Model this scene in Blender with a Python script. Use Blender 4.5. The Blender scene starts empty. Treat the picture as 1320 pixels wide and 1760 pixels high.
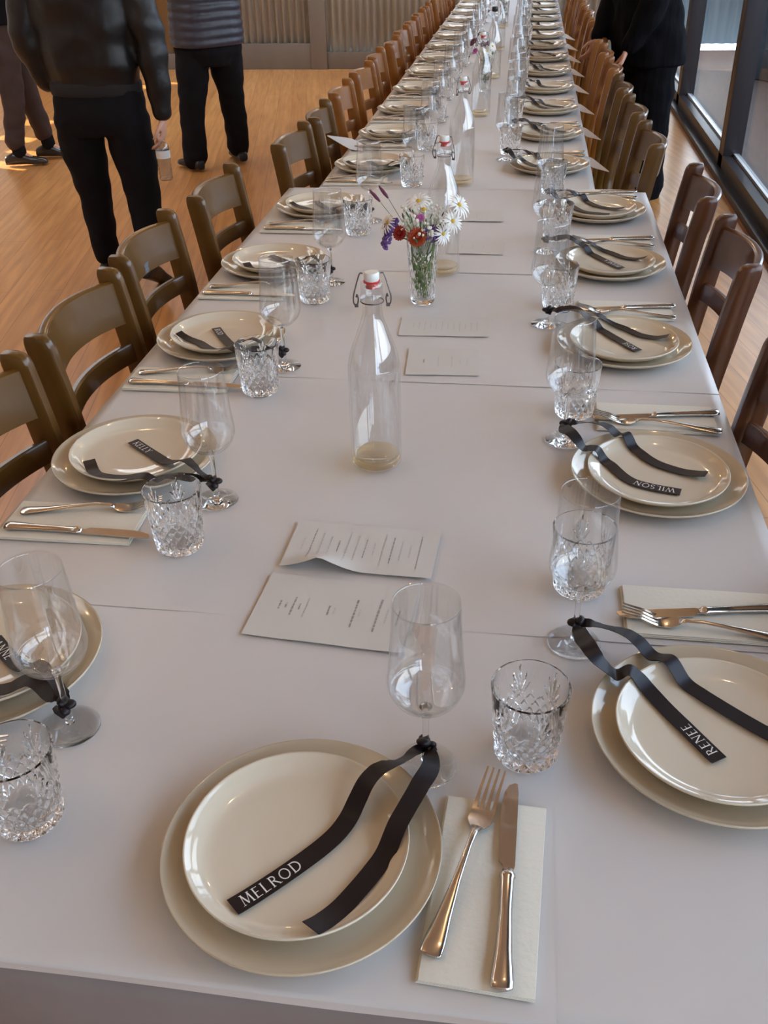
import bpy, bmesh, math, random
from mathutils import Vector, Matrix, Euler
random.seed(7)
C = bpy.context.scene.collection
SC = bpy.context.scene
PI = math.pi

# ------------------------------------------------------------------ camera, world, light, exposure
cam_d = bpy.data.cameras.new('camera')
cam = bpy.data.objects.new('camera', cam_d); C.objects.link(cam)
PITCH, YAW, ROLL, FPX = 0.569759, -0.147859, -0.023477, 1637.6
_cp, _sp, _cy, _sy = math.cos(PITCH), math.sin(PITCH), math.cos(YAW), math.sin(YAW)
_f = Vector((_sy*_cp, _cy*_cp, -_sp)); _r = Vector((_cy, -_sy, 0)); _u = _r.cross(_f)
_r2 = math.cos(ROLL)*_r + math.sin(ROLL)*_u; _u2 = -math.sin(ROLL)*_r + math.cos(ROLL)*_u
m = Matrix((( _r2.x, _u2.x, -_f.x, 0), (_r2.y, _u2.y, -_f.y, 0), (_r2.z, _u2.z, -_f.z, 1.5663), (0, 0, 0, 1)))
cam.matrix_world = m
cam_d.sensor_fit = 'VERTICAL'; cam_d.sensor_height = 24.0; cam_d.lens = 24.0*FPX/1760.0
cam_d.clip_start = 0.02; cam_d.clip_end = 200
SC.camera = cam

w = bpy.data.worlds.new('World'); SC.world = w; w.use_nodes = True
bg = w.node_tree.nodes['Background']
tc = w.node_tree.nodes.new('ShaderNodeTexCoord'); ns = w.node_tree.nodes.new('ShaderNodeTexNoise')
ns.inputs['Scale'].default_value = 1.6; ns.inputs['Detail'].default_value = 3
rp = w.node_tree.nodes.new('ShaderNodeValToRGB')
rp.color_ramp.elements[0].position = .4; rp.color_ramp.elements[0].color = (.56, .73, 1, 1)
rp.color_ramp.elements[1].position = .62; rp.color_ramp.elements[1].color = (.90, .95, 1, 1)
w.node_tree.links.new(tc.outputs['Generated'], ns.inputs['Vector'])
w.node_tree.links.new(ns.outputs['Fac'], rp.inputs['Fac']); w.node_tree.links.new(rp.outputs['Color'], bg.inputs['Color'])
bg.inputs['Strength'].default_value = 15.0

def lamp(name, kind, loc, energy, color=(1, 1, 1), rot=None, direction=None, **kw):
    d = bpy.data.lights.new(name, kind); d.energy = energy; d.color = color
    for k, v in kw.items(): setattr(d, k, v)
    o = bpy.data.objects.new(name, d); C.objects.link(o); o.location = loc
    if direction is not None: o.rotation_euler = Vector(direction).to_track_quat('-Z', 'Y').to_euler()
    return o
# low sun coming in through the small panes of the left wall
lamp('sun', 'SUN', (-8, 6, 6), 50.0, (1, .84, .62), direction=(.90, -.30, -.42), angle=.006)
# daylight through the glazed right side and two added skylight wells
def portal(name, loc, sx, sy, direction, energy, color):
    return lamp(name, 'AREA', loc, energy, color, direction=direction, shape='RECTANGLE', size=sx, size_y=sy)
pl = portal('daylight_portal', (1.50, 4.0, 1.62), 3.1, 15.0, (-1, 0, 0), 1, (1, 1, 1)); pl.rotation_euler = Euler((0, PI/2, 0)); pl.data.cycles.is_portal = True
for cx, cyy, sx, sy in ((-3.9, 5.75, 1.0, 10.3), (-1.35, 10.4, 3.7, 1.8)):
    pl = portal('daylight_portal', (cx, cyy, 4.12), sx, sy, (0, 0, -1), 1, (1, 1, 1)); pl.rotation_euler = Euler((0, 0, 0)); pl.data.cycles.is_portal = True
# warm ceiling bulbs over the room
for i, (x, y) in enumerate([(-1.6, .6), (.45, 1.4), (-1.6, 3.2), (.45, 4.4), (-1.6, 6.2), (.45, 7.6), (-3.8, 2.2), (-3.8, 5.4), (-3.6, 9.0), (-1.2, 9.4)]):
    lamp('ceiling_bulb', 'POINT', (x, y, 2.95), 16, (1, .66, .34), shadow_soft_size=.035)
SC.view_settings.view_transform = 'Standard'; SC.view_settings.look = 'None'
SC.view_settings.gamma = 1; SC.view_settings.use_curve_mapping = False
SC.view_settings.exposure = -1.15
cy = SC.cycles
cy.max_bounces = 20; cy.transparent_max_bounces = 48; cy.transmission_bounces = 18; cy.glossy_bounces = 6; cy.diffuse_bounces = 5
cy.sample_clamp_indirect = 14.0; cy.caustics_refractive = True; cy.caustics_reflective = False

# ------------------------------------------------------------------ materials
def mat(name, color, rough=.5, metal=0, spec=.5, coat=0, coat_rough=.1, bump=None, mix=None, sheen=0, trans=0, ior=1.5):
    """bump=(scale,strength,distance[,stretch]); mix=(color2,scale,lo,hi[,stretch])"""
    ma = bpy.data.materials.new(name); ma.use_nodes = True; nt = ma.node_tree; b = nt.nodes['Principled BSDF']
    b.inputs['Base Color'].default_value = (*color, 1); b.inputs['Roughness'].default_value = rough
    b.inputs['Metallic'].default_value = metal; b.inputs['Specular IOR Level'].default_value = spec
    b.inputs['Coat Weight'].default_value = coat; b.inputs['Coat Roughness'].default_value = coat_rough
    b.inputs['Transmission Weight'].default_value = trans; b.inputs['IOR'].default_value = ior
    if sheen: b.inputs['Sheen Weight'].default_value = sheen
    def coords(stretch):
        t = nt.nodes.new('ShaderNodeTexCoord'); mp = nt.nodes.new('ShaderNodeMapping')
        mp.inputs['Scale'].default_value = stretch; nt.links.new(t.outputs['Object'], mp.inputs['Vector']); return mp
    if mix:
        c2, sc, lo, hi = mix[:4]; mp = coords(mix[4] if len(mix) > 4 else (1, 1, 1))
        n = nt.nodes.new('ShaderNodeTexNoise'); n.inputs['Scale'].default_value = sc; n.inputs['Detail'].default_value = 5
        r = nt.nodes.new('ShaderNodeValToRGB'); r.color_ramp.elements[0].position = lo; r.color_ramp.elements[1].position = hi
        r.color_ramp.elements[0].color = (*color, 1); r.color_ramp.elements[1].color = (*c2, 1)
        nt.links.new(mp.outputs[0], n.inputs['Vector']); nt.links.new(n.outputs['Fac'], r.inputs['Fac'])
        nt.links.new(r.outputs['Color'], b.inputs['Base Color'])
    if bump:
        sc, st, di = bump[:3]; mp = coords(bump[3] if len(bump) > 3 else (1, 1, 1))
        n = nt.nodes.new('ShaderNodeTexNoise'); n.inputs['Scale'].default_value = sc; n.inputs['Detail'].default_value = 4
        bp = nt.nodes.new('ShaderNodeBump'); bp.inputs['Strength'].default_value = st; bp.inputs['Distance'].default_value = di
        nt.links.new(mp.outputs[0], n.inputs['Vector']); nt.links.new(n.outputs['Fac'], bp.inputs['Height'])
        nt.links.new(bp.outputs['Normal'], b.inputs['Normal'])
    return ma

def thin_glass(name, tint=(.97, .98, .98), ior=1.5, rough=0.0, extra=1.0):
    """clear glass whose walls are too thin to bend light visibly: it lets light straight through and mirrors by Fresnel"""
    ma = bpy.data.materials.new(name); ma.use_nodes = True; nt = ma.node_tree
    nt.nodes.remove(nt.nodes['Principled BSDF']); out = nt.nodes['Material Output']
    t = nt.nodes.new('ShaderNodeBsdfTransparent'); t.inputs['Color'].default_value = (*tint, 1)
    g = nt.nodes.new('ShaderNodeBsdfGlossy'); g.inputs['Roughness'].default_value = rough
    lw = nt.nodes.new('ShaderNodeLayerWeight'); lw.inputs['Blend'].default_value = .5      # Schlick's curve, the same from both sides of the wall
    pw = nt.nodes.new('ShaderNodeMath'); pw.operation = 'POWER'; pw.inputs[1].default_value = 5
    f = nt.nodes.new('ShaderNodeMath'); f.operation = 'MULTIPLY_ADD'; f0 = ((ior-1)/(ior+1))**2; f.inputs[1].default_value = .22; f.inputs[2].default_value = f0*1.4
    nt.links.new(lw.outputs['Facing'], pw.inputs[0]); nt.links.new(pw.outputs[0], f.inputs[0])
    mu = nt.nodes.new('ShaderNodeMath'); mu.operation = 'MULTIPLY'; mu.inputs[1].default_value = extra; mu.use_clamp = True
    mx = nt.nodes.new('ShaderNodeMixShader')
    nt.links.new(f.outputs[0], mu.inputs[0]); nt.links.new(mu.outputs[0], mx.inputs[0])
    nt.links.new(t.outputs[0], mx.inputs[1]); nt.links.new(g.outputs[0], mx.inputs[2]); nt.links.new(mx.outputs[0], out.inputs['Surface'])
    return ma

def pure_glass(name, ior):
    ma = bpy.data.materials.new(name); ma.use_nodes = True; nt = ma.node_tree
    nt.nodes.remove(nt.nodes['Principled BSDF']); out = nt.nodes['Material Output']
    g = nt.nodes.new('ShaderNodeBsdfGlass'); g.inputs['Roughness'].default_value = 0; g.inputs['IOR'].default_value = ior
    g.inputs['Color'].default_value = (1, 1, 1, 1); nt.links.new(g.outputs[0], out.inputs['Surface']); return ma

def cut_glass(name, share=.5, f0=.08, edge=.22, rough=.02, tint=(.997, 1, 1)):
    """cut crystal: part of the light is bent and sparkles, part passes straight"""
    ma = bpy.data.materials.new(name); ma.use_nodes = True; nt = ma.node_tree
    nt.nodes.remove(nt.nodes['Principled BSDF']); out = nt.nodes['Material Output']
    t = nt.nodes.new('ShaderNodeBsdfTransparent'); t.inputs['Color'].default_value = (*tint, 1)
    g = nt.nodes.new('ShaderNodeBsdfGlass'); g.inputs['Roughness'].default_value = 0; g.inputs['IOR'].default_value = 1.5
    g.inputs['Color'].default_value = (1, 1, 1, 1)
    mx = nt.nodes.new('ShaderNodeMixShader'); mx.inputs[0].default_value = share
    nt.links.new(t.outputs[0], mx.inputs[1]); nt.links.new(g.outputs[0], mx.inputs[2])
    gl = nt.nodes.new('ShaderNodeBsdfGlossy'); gl.inputs['Roughness'].default_value = rough
    lw = nt.nodes.new('ShaderNodeLayerWeight'); lw.inputs['Blend'].default_value = .5
    pw = nt.nodes.new('ShaderNodeMath'); pw.operation = 'POWER'; pw.inputs[1].default_value = 4
    f = nt.nodes.new('ShaderNodeMath'); f.operation = 'MULTIPLY_ADD'; f.inputs[1].default_value = edge; f.inputs[2].default_value = f0
    m2 = nt.nodes.new('ShaderNodeMixShader'); nt.links.new(lw.outputs['Facing'], pw.inputs[0]); nt.links.new(pw.outputs[0], f.inputs[0]); nt.links.new(f.outputs[0], m2.inputs[0])
    nt.links.new(mx.outputs[0], m2.inputs[1]); nt.links.new(gl.outputs[0], m2.inputs[2]); nt.links.new(m2.outputs[0], out.inputs['Surface'])
    return ma

M = {}
M['paper_cover'] = mat('paper_cover', (.625, .60, .588), .40, spec=.45, bump=(3.2, .35, .02))
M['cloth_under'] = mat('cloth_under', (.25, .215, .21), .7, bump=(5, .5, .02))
M['plate'] = mat('plate', (.575, .49, .365), .12, spec=.5, coat=.6, coat_rough=.04)
M['plate_small'] = mat('plate_small', (.68, .60, .475), .1, spec=.5, coat=.6, coat_rough=.03)
M['napkin'] = mat('napkin', (.76, .725, .63), .9, bump=(160, .25, .002))
M['steel'] = mat('steel', (.66, .60, .55), .16, metal=1)
M['ribbon'] = mat('ribbon', (.012, .008, .010), .40, spec=.3, bump=(900, .15, .0005, (1, 1, 1)))
M['lettering'] = mat('lettering', (.80, .78, .76), .4)
M['wine_glass'] = thin_glass('wine_glass', (.995, .998, .998), 1.5, 0, 2.3)
M['stem_glass'] = pure_glass('stem_glass', 1.38)
M['tumbler'] = pure_glass('cut_crystal', 1.42)
M['bottle'] = thin_glass('bottle_glass', (.995, .998, .998), 1.5, .01, 2.0)
M['bottle_base'] = thin_glass('bottle_base_refraction_tint', (.975, .905, .75), 1.45, .02, 1.0)  # amber tint stands in for warm surroundings refracted through the base
M['ceramic'] = mat('ceramic', (.82, .82, .78), .2)
M['rubber_red'] = mat('rubber_red', (.62, .03, .03), .5)
M['wire'] = mat('wire', (.16, .15, .15), .3, metal=1)
M['black_plastic'] = mat('black_plastic', (.02, .02, .02), .4)
M['menu'] = mat('menu_card', (.62, .595, .565), .55)
M['ink'] = mat('ink', (.30, .28, .28), .7)
M['pale_ink'] = mat('pale_ink', (.50, .48, .46), .7)
M['wood_chair'] = mat('chair_wood', (.150, .070, .011), .34, spec=.35, coat=.5, coat_rough=.14, mix=((.070, .029, .005), 3, .3, .7, (1, 1, 1)))
M['wood_chair_light'] = mat('chair_wood_light', (.33, .125, .018), .34, spec=.35, coat=.6, coat_rough=.14, mix=((.18, .062, .012), 3, .3, .7, (1, 1, 1)))
M['wood_red'] = mat('chair_wood_red', (.120, .036, .008), .32, spec=.35, coat=.6, coat_rough=.12, mix=((.05, .016, .006), 3, .3, .7, (1, 1, 1)))
M['window_frame'] = mat('window_frame', (.022, .017, .020), .35)
M['track'] = mat('track', (.45, .47, .48), .4, metal=.3)
M['window_pane'] = thin_glass('window_pane', (.86, .89, .91), 1.5, 0, 1.2)
M['iron'] = mat('corrugated_iron', (.86, .82, .74), .34, metal=.25, mix=((.92, .90, .86), 2.2, .3, .7, (4, 4, .4)))
M['iron_blue'] = mat('corrugated_iron_blue', (.03, .05, .07), .5, metal=.2, mix=((.08, .11, .135), 6, .4, .7))
M['fence'] = mat('fence_sheet', (.10, .125, .14), .5, mix=((.16, .185, .19), 1.5, .3, .7))
M['timber'] = mat('door_timber', (.135, .105, .078), .6, mix=((.18, .14, .105), 3, .3, .7, (1, 1, .2)))
M['tan_panel'] = mat('tan_panel', (.50, .36, .20), .5)
M['wall_paint'] = mat('wall_paint', (.66, .60, .52), .8)
M['ceiling'] = mat('ceiling_paint', (.74, .69, .62), .8)
M['deck'] = mat('deck', (.060, .036, .030), .5, mix=((.095, .065, .055), 3, .3, .7, (8, .5, 1)))
M['lawn'] = mat('lawn', (.16, .17, .12), .9, mix=((.22, .22, .17), 1, .3, .7))
M['leather'] = mat('leather', (.010, .008, .008), .42, spec=.35, bump=(7, .4, .02))
M['black_cloth'] = mat('black_cloth', (.006, .005, .0065), .9, spec=.2, bump=(7, .4, .02))
M['black_robe'] = mat('black_robe', (.003, .0026, .004), .9, spec=.1, bump=(6, .5, .03, (3, 3, .6)))
M['brown_cloth'] = mat('brown_cloth', (.042, .022, .018), .8, bump=(7, .4, .02))
M['puffer'] = mat('puffer', (.030, .030, .045), .45, bump=(30, .3, .006))
M['knit'] = mat('knit', (.010, .008, .009), .9, bump=(60, .3, .003))
M['shoe_black'] = mat('shoe_black', (.010, .009, .010), .35)
M['shoe'] = mat('shoe_leather', (.035, .028, .022), .25)
M['skin'] = mat('skin', (.58, .32, .23), .5, mix=((.66, .38, .28), 14, .35, .7))
M['hair'] = mat('hair', (.05, .035, .022), .6, bump=(60, .8, .01, (1, 1, .2)))
M['pet'] = thin_glass('pet_bottle', (.80, .82, .84), 1.45, .05, 2.6)
M['label_white'] = mat('label_white', (.75, .78, .80), .5)
M['petal_white'] = mat('petal_white', (.85, .84, .80), .6)
M['petal_red'] = mat('petal_red', (.36, .035, .022), .5)
M['petal_rust'] = mat('petal_rust', (.42, .06, .018), .5)
M['petal_purple'] = mat('petal_purple', (.15, .07, .28), .6)
M['petal_pink'] = mat('petal_pink', (.66, .22, .52), .6)
M['petal_maroon'] = mat('petal_maroon', (.13, .025, .06), .6)
M['yellow'] = mat('flower_centre', (.62, .38, .03), .7)
M['stem'] = mat('flower_stem', (.12, .21, .05), .6)
M['stem_dark'] = mat('flower_stem_dark', (.05, .085, .03), .6)
M['cream_blossom'] = mat('cream_blossom', (.78, .77, .66), .6)

def floor_material():
    ma = bpy.data.materials.new('timber_floor'); ma.use_nodes = True; nt = ma.node_tree; b = nt.nodes['Principled BSDF']; L = nt.links.new
    t = nt.nodes.new('ShaderNodeTexCoord'); mp = nt.nodes.new('ShaderNodeMapping'); L(t.outputs['Object'], mp.inputs['Vector'])
    mp.inputs['Rotation'].default_value = (0, 0, math.radians(90-11.5)-0)
    br = nt.nodes.new('ShaderNodeTexBrick'); L(mp.outputs[0], br.inputs['Vector'])
    br.inputs['Scale'].default_value = 1; br.inputs['Brick Width'].default_value = 2.3; br.inputs['Row Height'].default_value = .13
    br.inputs['Mortar Size'].default_value = .0018; br.offset = .37; br.inputs['Bias'].default_value = 0
    br.inputs['Color1'].default_value = (.54, .235, .070, 1); br.inputs['Color2'].default_value = (.62, .290, .092, 1); br.inputs['Mortar'].default_value = (.34, .145, .045, 1)
    st = nt.nodes.new('ShaderNodeMapping'); L(mp.outputs[0], st.inputs['Vector']); st.inputs['Scale'].default_value = (1.0, 14, 1)
    n = nt.nodes.new('ShaderNodeTexNoise'); n.inputs['Scale'].default_value = 2.2; n.inputs['Detail'].default_value = 6; L(st.outputs[0], n.inputs['Vector'])
    r = nt.nodes.new('ShaderNodeValToRGB'); r.color_ramp.elements[0].position = .3; r.color_ramp.elements[0].color = (.72, .68, .64, 1)
    r.color_ramp.elements[1].position = .65; r.color_ramp.elements[1].color = (1.05, 1.05, 1.05, 1); L(n.outputs['Fac'], r.inputs['Fac'])
    mx = nt.nodes.new('ShaderNodeMix'); mx.data_type = 'RGBA'; mx.blend_type = 'MULTIPLY'; mx.inputs['Factor'].default_value = 1
    L(br.outputs['Color'], mx.inputs[6]); L(r.outputs['Color'], mx.inputs[7]); L(mx.outputs[2], b.inputs['Base Color'])
    b.inputs['Roughness'].default_value = .30; b.inputs['Coat Weight'].default_value = .25; b.inputs['Coat Roughness'].default_value = .2
    return ma
M['floor'] = floor_material()

# ------------------------------------------------------------------ mesh helpers
def props(o, label=None, cat=None, group=None, kind=None):
    if label: o['label'] = label
    if cat: o['category'] = cat
    if group: o['group'] = group
    if kind: o['kind'] = kind
    return o
def link(name, me, parent=None, loc=None, rz=None):
    o = bpy.data.objects.new(name, me); C.objects.link(o)
    if parent is not None: o.parent = parent
    if loc is not None: o.location = loc
    if rz is not None: o.rotation_euler = (0, 0, rz)
    return o
def empty(name, loc=(0, 0, 0), rz=0):
    o = link(name, None, None, loc, rz); o.empty_display_size = .05; return o
def finish(bm, name, material, smooth=True, angle=None):
    me = bpy.data.meshes.new(name); bm.normal_update(); bm.to_mesh(me); bm.free()
    me.materials.append(material)
    if smooth:
        me.polygons.foreach_set('use_smooth', [True]*len(me.polygons))
        if angle: me.set_sharp_from_angle(angle=math.radians(angle))
    return me
def box(bm, c, s, rot=None, bevel=0):
    r = bmesh.ops.create_cube(bm, size=1)
    vs = r['verts']
    bmesh.ops.scale(bm, vec=s, verts=vs)
    if bevel:
        es = list({e for v in vs for e in v.link_edges})
        rr = bmesh.ops.bevel(bm, geom=es, offset=bevel, segments=2, affect='EDGES', profile=.7)
        vs = list({v for f in rr['faces'] for v in f.verts} | {v for v in vs if v.is_valid})
        comp = set(vs); stack = list(vs)
        while stack:
            v = stack.pop()
            for e in v.link_edges:
                q = e.other_vert(v)
                if q not in comp: comp.add(q); stack.append(q)
        vs = list(comp)
    if rot is not None: bmesh.ops.rotate(bm, cent=(0, 0, 0), matrix=rot, verts=vs)
    bmesh.ops.translate(bm, vec=c, verts=vs)
    return vs
def lathe(bm, prof, n=48, cx=0, cy=0):
    """prof: list of (r,z); r==0 closes with a single vertex"""
    rings = []
    for r, z in prof:
        if r < 1e-7: rings.append([bm.verts.new((cx, cy, z))])
        else: rings.append([bm.verts.new((cx+r*math.cos(2*PI*k/n), cy+r*math.sin(2*PI*k/n), z)) for k in range(n)])
    for a, b in zip(rings, rings[1:]):
        for k in range(n):
            k2 = (k+1) % n
            if len(a) == 1 and len(b) == 1: continue
            if len(a) == 1: bm.faces.new((a[0], b[k2], b[k]))
            elif len(b) == 1: bm.faces.new((a[k], a[k2], b[0]))
            else: bm.faces.new((a[k], a[k2], b[k2], b[k]))
    return rings
def catmull(pts, sub=8):
    P = [Vector(p) for p in pts]; out = []
    n = len(P)
    for i in range(n-1):
        p0 = P[max(i-1, 0)]; p1 = P[i]; p2 = P[i+1]; p3 = P[min(i+2, n-1)]
        for s in range(sub):
            t = s/sub
            out.append(.5*((2*p1)+(-p0+p2)*t+(2*p0-5*p1+4*p2-p3)*t*t+(-p0+3*p1-3*p2+p3)*t**3))
    out.append(P[-1]); return out
def tube(bm, pts, rad, n=8, caps=True):
    P = [Vector(p) for p in pts]; R_ = rad if isinstance(rad, (list, tuple)) else [rad]*len(P)
    up = Vector((0, 0, 1)); rings = []; prev = None
    for i, p in enumerate(P):
        t = (P[min(i+1, len(P)-1)]-P[max(i-1, 0)]).normalized()
        if prev is None: a = t.orthogonal().normalized()
        else: a = (prev-t*prev.dot(t)); a = a.normalized() if a.length > 1e-6 else t.orthogonal().normalized()
        prev = a; b = t.cross(a)
        rings.append([bm.verts.new(p+(a*math.cos(2*PI*k/n)+b*math.sin(2*PI*k/n))*R_[i]) for k in range(n)])
    for a, b in zip(rings, rings[1:]):
        for k in range(n): bm.faces.new((a[k], a[(k+1) % n], b[(k+1) % n], b[k]))
    if caps:
        bm.faces.new(rings[0][::-1]); bm.faces.new(rings[-1])
    return rings
def loft(bm, rings, close=True):
    """rings: list of lists of points, same count"""
    R_ = [[bm.verts.new(p) for p in r] for r in rings]; n = len(R_[0])
    for a, b in zip(R_, R_[1:]):
        for k in range(n): bm.faces.new((a[k], a[(k+1) % n], b[(k+1) % n], b[k]))
    if close: bm.faces.new(R_[0][::-1]); bm.faces.new(R_[-1])
    return R_
def prism(bm, outline, z0, z1):
    a = [bm.verts.new((x, y, z0)) for x, y in outline]; b = [bm.verts.new((x, y, z1)) for x, y in outline]
    n = len(a)
    bm.faces.new(a[::-1]); bm.faces.new(b)
    for k in range(n): bm.faces.new((a[k], a[(k+1) % n], b[(k+1) % n], b[k]))
def ellipsoid(bm, c, r, rot=None, seg=16, ring=10):
    q = bmesh.ops.create_uvsphere(bm, u_segments=seg, v_segments=ring, radius=1)['verts']
    bmesh.ops.scale(bm, vec=r, verts=q)
    if rot is not None: bmesh.ops.rotate(bm, cent=(0, 0, 0), matrix=rot, verts=q)
    bmesh.ops.translate(bm, vec=c, verts=q); return q
def copy_tree(o, parent=None):
    c = o.copy(); C.objects.link(c)
    if parent is not None: c.parent = parent
    for ch in o.children: copy_tree(ch, c)
    return c
def solid(name, material, boxes, parent=None, bevel=0, kind=None, smooth=False):
    bm = bmesh.new()
    for b in boxes: box(bm, b[0], b[1], bevel=bevel)
    o = link(name, finish(bm, name, material, smooth=smooth or bool(bevel), angle=40), parent)
    if kind: o['kind'] = kind
    return o
ORD = ['nearest', 'second', 'third', 'fourth', 'fifth', 'sixth', 'seventh', 'eighth', 'ninth', 'tenth', 'eleventh', 'twelfth', 'thirteenth', 'fourteenth', 'fifteenth', 'sixteenth', 'seventeenth', 'eighteenth', 'nineteenth', 'twentieth']

# ------------------------------------------------------------------ the setting
XW, YF, YB, XL, ZC = 1.29, 11.5, -3.4, -6.2, 3.3     # glazing, far wall, wall behind, left wall, ceiling
solid('floor', M['floor'], [(((XL+XW+.1)/2, (YF+YB)/2, -.05), (XW+.1-XL, YF-YB, .1))], kind='structure')
ADDED_SKYLIGHTS = [(-4.4, -3.4, .6, 10.9), (-3.2, .5, 9.5, 11.3)]      # added skylight wells, put in for light from above: x0, x1, y0, y1
cb = []; X0, X1, Y0, Y1 = XL, XW+.1, YB, YF
def slab(x0, x1, y0, y1): cb.append((((x0+x1)/2, (y0+y1)/2, ZC+.05), (x1-x0, y1-y0, .1)))
slab(X0, ADDED_SKYLIGHTS[0][0], Y0, Y1); slab(ADDED_SKYLIGHTS[0][1], ADDED_SKYLIGHTS[1][0], Y0, Y1); slab(ADDED_SKYLIGHTS[1][1], X1, Y0, Y1)
for x0, x1, y0, y1 in ADDED_SKYLIGHTS:
    slab(x0, x1, Y0, y0); slab(x0, x1, y1, Y1)
    cb += [((x0-.03, (y0+y1)/2, ZC+.4), (.06, y1-y0+.12, .8)), ((x1+.03, (y0+y1)/2, ZC+.4), (.06, y1-y0+.12, .8)), (((x0+x1)/2, y0-.03, ZC+.4), (x1-x0, .06, .8)), (((x0+x1)/2, y1+.03, ZC+.4), (x1-x0, .06, .8))]
solid('ceiling', M['ceiling'], cb, kind='structure')
solid('wall_behind', M['wall_paint'], [((XL/2+XW/2, YB-.05, ZC/2), (XW-XL, .1, ZC))], kind='structure')
# left wall with small openings the low sun shines through
ops = [(7.62, .22, .95, 1.30), (8.02, .16, 1.05, 1.25), (8.40, .20, .90, 1.12), (9.02, .30, .85, 1.05), (11.02, .22, .95, 1.2), (11.33, .14, 1.0, 1.3)]
bx = []; y = YB
for yc, wd, z0, z1 in ops:
    bx.append(((XL-.06, (y+yc-wd/2)/2, ZC/2), (.12, yc-wd/2-y, ZC)))
    bx.append(((XL-.06, yc, z0/2), (.12, wd, z0))); bx.append(((XL-.06, yc, (z1+ZC)/2), (.12, wd, ZC-z1)))
    y = yc+wd/2
bx.append(((XL-.06, (y+YF)/2, ZC/2), (.12, YF-y, ZC)))
solid('wall_left', M['wall_paint'], bx, kind='structure')

def corrugated(name, material, x0, x1, z0, z1, y, wave=.076, amp=.022, parent=None, axis='x'):
    bm = bmesh.new(); n = int((x1-x0)/wave*8); a = []; b = []
    for i in range(n+1):
        u = x0+(x1-x0)*i/n; d = amp*math.sin(2*PI*u/wave)
        for lst, z in ((a, z0), (b, z1)):
            lst.append(bm.verts.new((u, y+d, z) if axis == 'x' else (y+d, u, z)))
    for i in range(n): bm.faces.new((a[i], a[i+1], b[i+1], b[i]))
    bmesh.ops.solidify(bm, geom=bm.faces[:], thickness=.002)
    return link(name, finish(bm, name, material, True), parent)
solid('wall_far', M['timber'], [((XL/2+XW/2, YF+.07, ZC/2), (XW-XL, .1, ZC))], kind='structure')
corrugated('wall_far_cladding', M['iron'], -2.22, XW, .17, ZC, YF-.012)['kind'] = 'structure'
solid('baseboard_far', M['timber'], [(((-2.22+XW)/2, YF-.035, .085), (XW+2.22, .05, .17))], kind='structure', bevel=.004)
# timber door with an inset corrugated panel
d1 = empty('door_1', (-2.75, YF-.04, 0)); d1['kind'] = 'structure'
solid('door_frame', M['timber'], [((-.50, 0, 1.15), (.10, .09, 2.3)), ((.44, 0, 1.15), (.18, .09, 2.3)), ((-.03, 0, 2.26), (.85, .09, .1)), ((-.03, 0, .13), (.85, .07, .26)), ((-.03, 0, .84), (.85, .07, .16))], d1, bevel=.004)
corrugated('door_panel', M['iron'], -.455, .35, .26, .76, .01, parent=d1)
corrugated('door_panel', M['iron'], -.455, .35, .92, 2.2, .01, parent=d1)
corrugated('wall_far_tan_cladding', M['tan_panel'], XL, -3.30, .16, ZC, YF-.005, wave=.15, amp=.008)['kind'] = 'structure'
solid('baseboard_far_left', M['timber'], [(((XL-3.3)/2, YF-.035, .08), (-3.3-XL, .05, .16))], kind='structure', bevel=.004)
# glazed right side: dark posts, sill, head, panes
posts = [11.3, 9.15, 6.85, 4.55, 2.25, -.05, -2.35]
for i, (a, b) in enumerate(zip(posts, posts[1:])):
    wn = empty('window_%d' % (i+1), (XW, (a+b)/2, 0)); wn['kind'] = 'structure'; L_ = a-b
    solid('window_frame', M['window_frame'], [((.06, L_/2-.055, 1.55), (.12, .11, 3.1)), ((.06, -L_/2+.02, 1.55), (.12, .04, 3.1)), ((.05, 0, .06), (.10, L_, .12)), ((.05, 0, 3.06), (.10, L_, .10)), ((.05, 0, 2.25), (.08, L_, .06))], wn, bevel=.003)
    solid('window_track', M['track'], [((.085, 0, .128), (.035, L_-.16, .016))], wn)
    solid('window_pane', M['window_pane'], [((.075, -.02, 1.6), (.006, L_-.15, 2.9))], wn)
solid('trim_1', M['window_frame'], [((XW+.02, 11.4, ZC/2), (.14, .2, ZC)), ((XW+.06, 4, 3.2), (.12, 15, .2)), ((XW-.02, 4, .02), (.06, 15, .04))], kind='structure')
# outside: deck, fence, dark tank wall
solid('floor_outside', M['deck'], [((XW+.1+3, 4, -.06), (6, 18, .1))], kind='structure')
solid('added_shade_roof', M['fence'], [((XW+.12+.65, 4.5, 3.22), (1.3, 18.6, .06))], kind='structure')  # unseen overhang, added and sized to shade the deck
solid('ground_outside', M['lawn'], [((XW+6.1+15, 4, -.14), (30, 60, .1))], kind='structure')
props(corrugated('fence', M['fence'], -6, 13.6, -.01, 1.15, 4.4, wave=.12, amp=.01, axis='y'), 'low grey sheet-clad fence beyond the deck, seen through the glazing', 'fence')
props(corrugated('fence', M['fence'], XW+.15, 4.4, -.01, 1.15, 13.6, wave=.12, amp=.01), 'grey sheet-clad fence closing the far end of the deck', 'fence')
bm = bmesh.new()
lathe(bm, [(0, 0), (.95, 0)] + [(.95+.012*(k % 2), .05+k*.045) for k in range(46)] + [(.93, 2.12), (0, 2.2)], 40)
tk = link('water_tank', finish(bm, 'water_tank', M['iron_blue'], True, 60), None, (3.1, 11.2, 0)); props(tk, 'dark blue corrugated tank outside, seen through the farthest window', 'water tank')
bm = bmesh.new(); box(bm, (0, 0, .42), (.5, 1.0, .05), bevel=.005)
bench = empty('garden_bench', (2.9, 12.9, 0)); props(bench, 'pale outdoor bench on the deck beyond the farthest window pane', 'bench')
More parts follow.
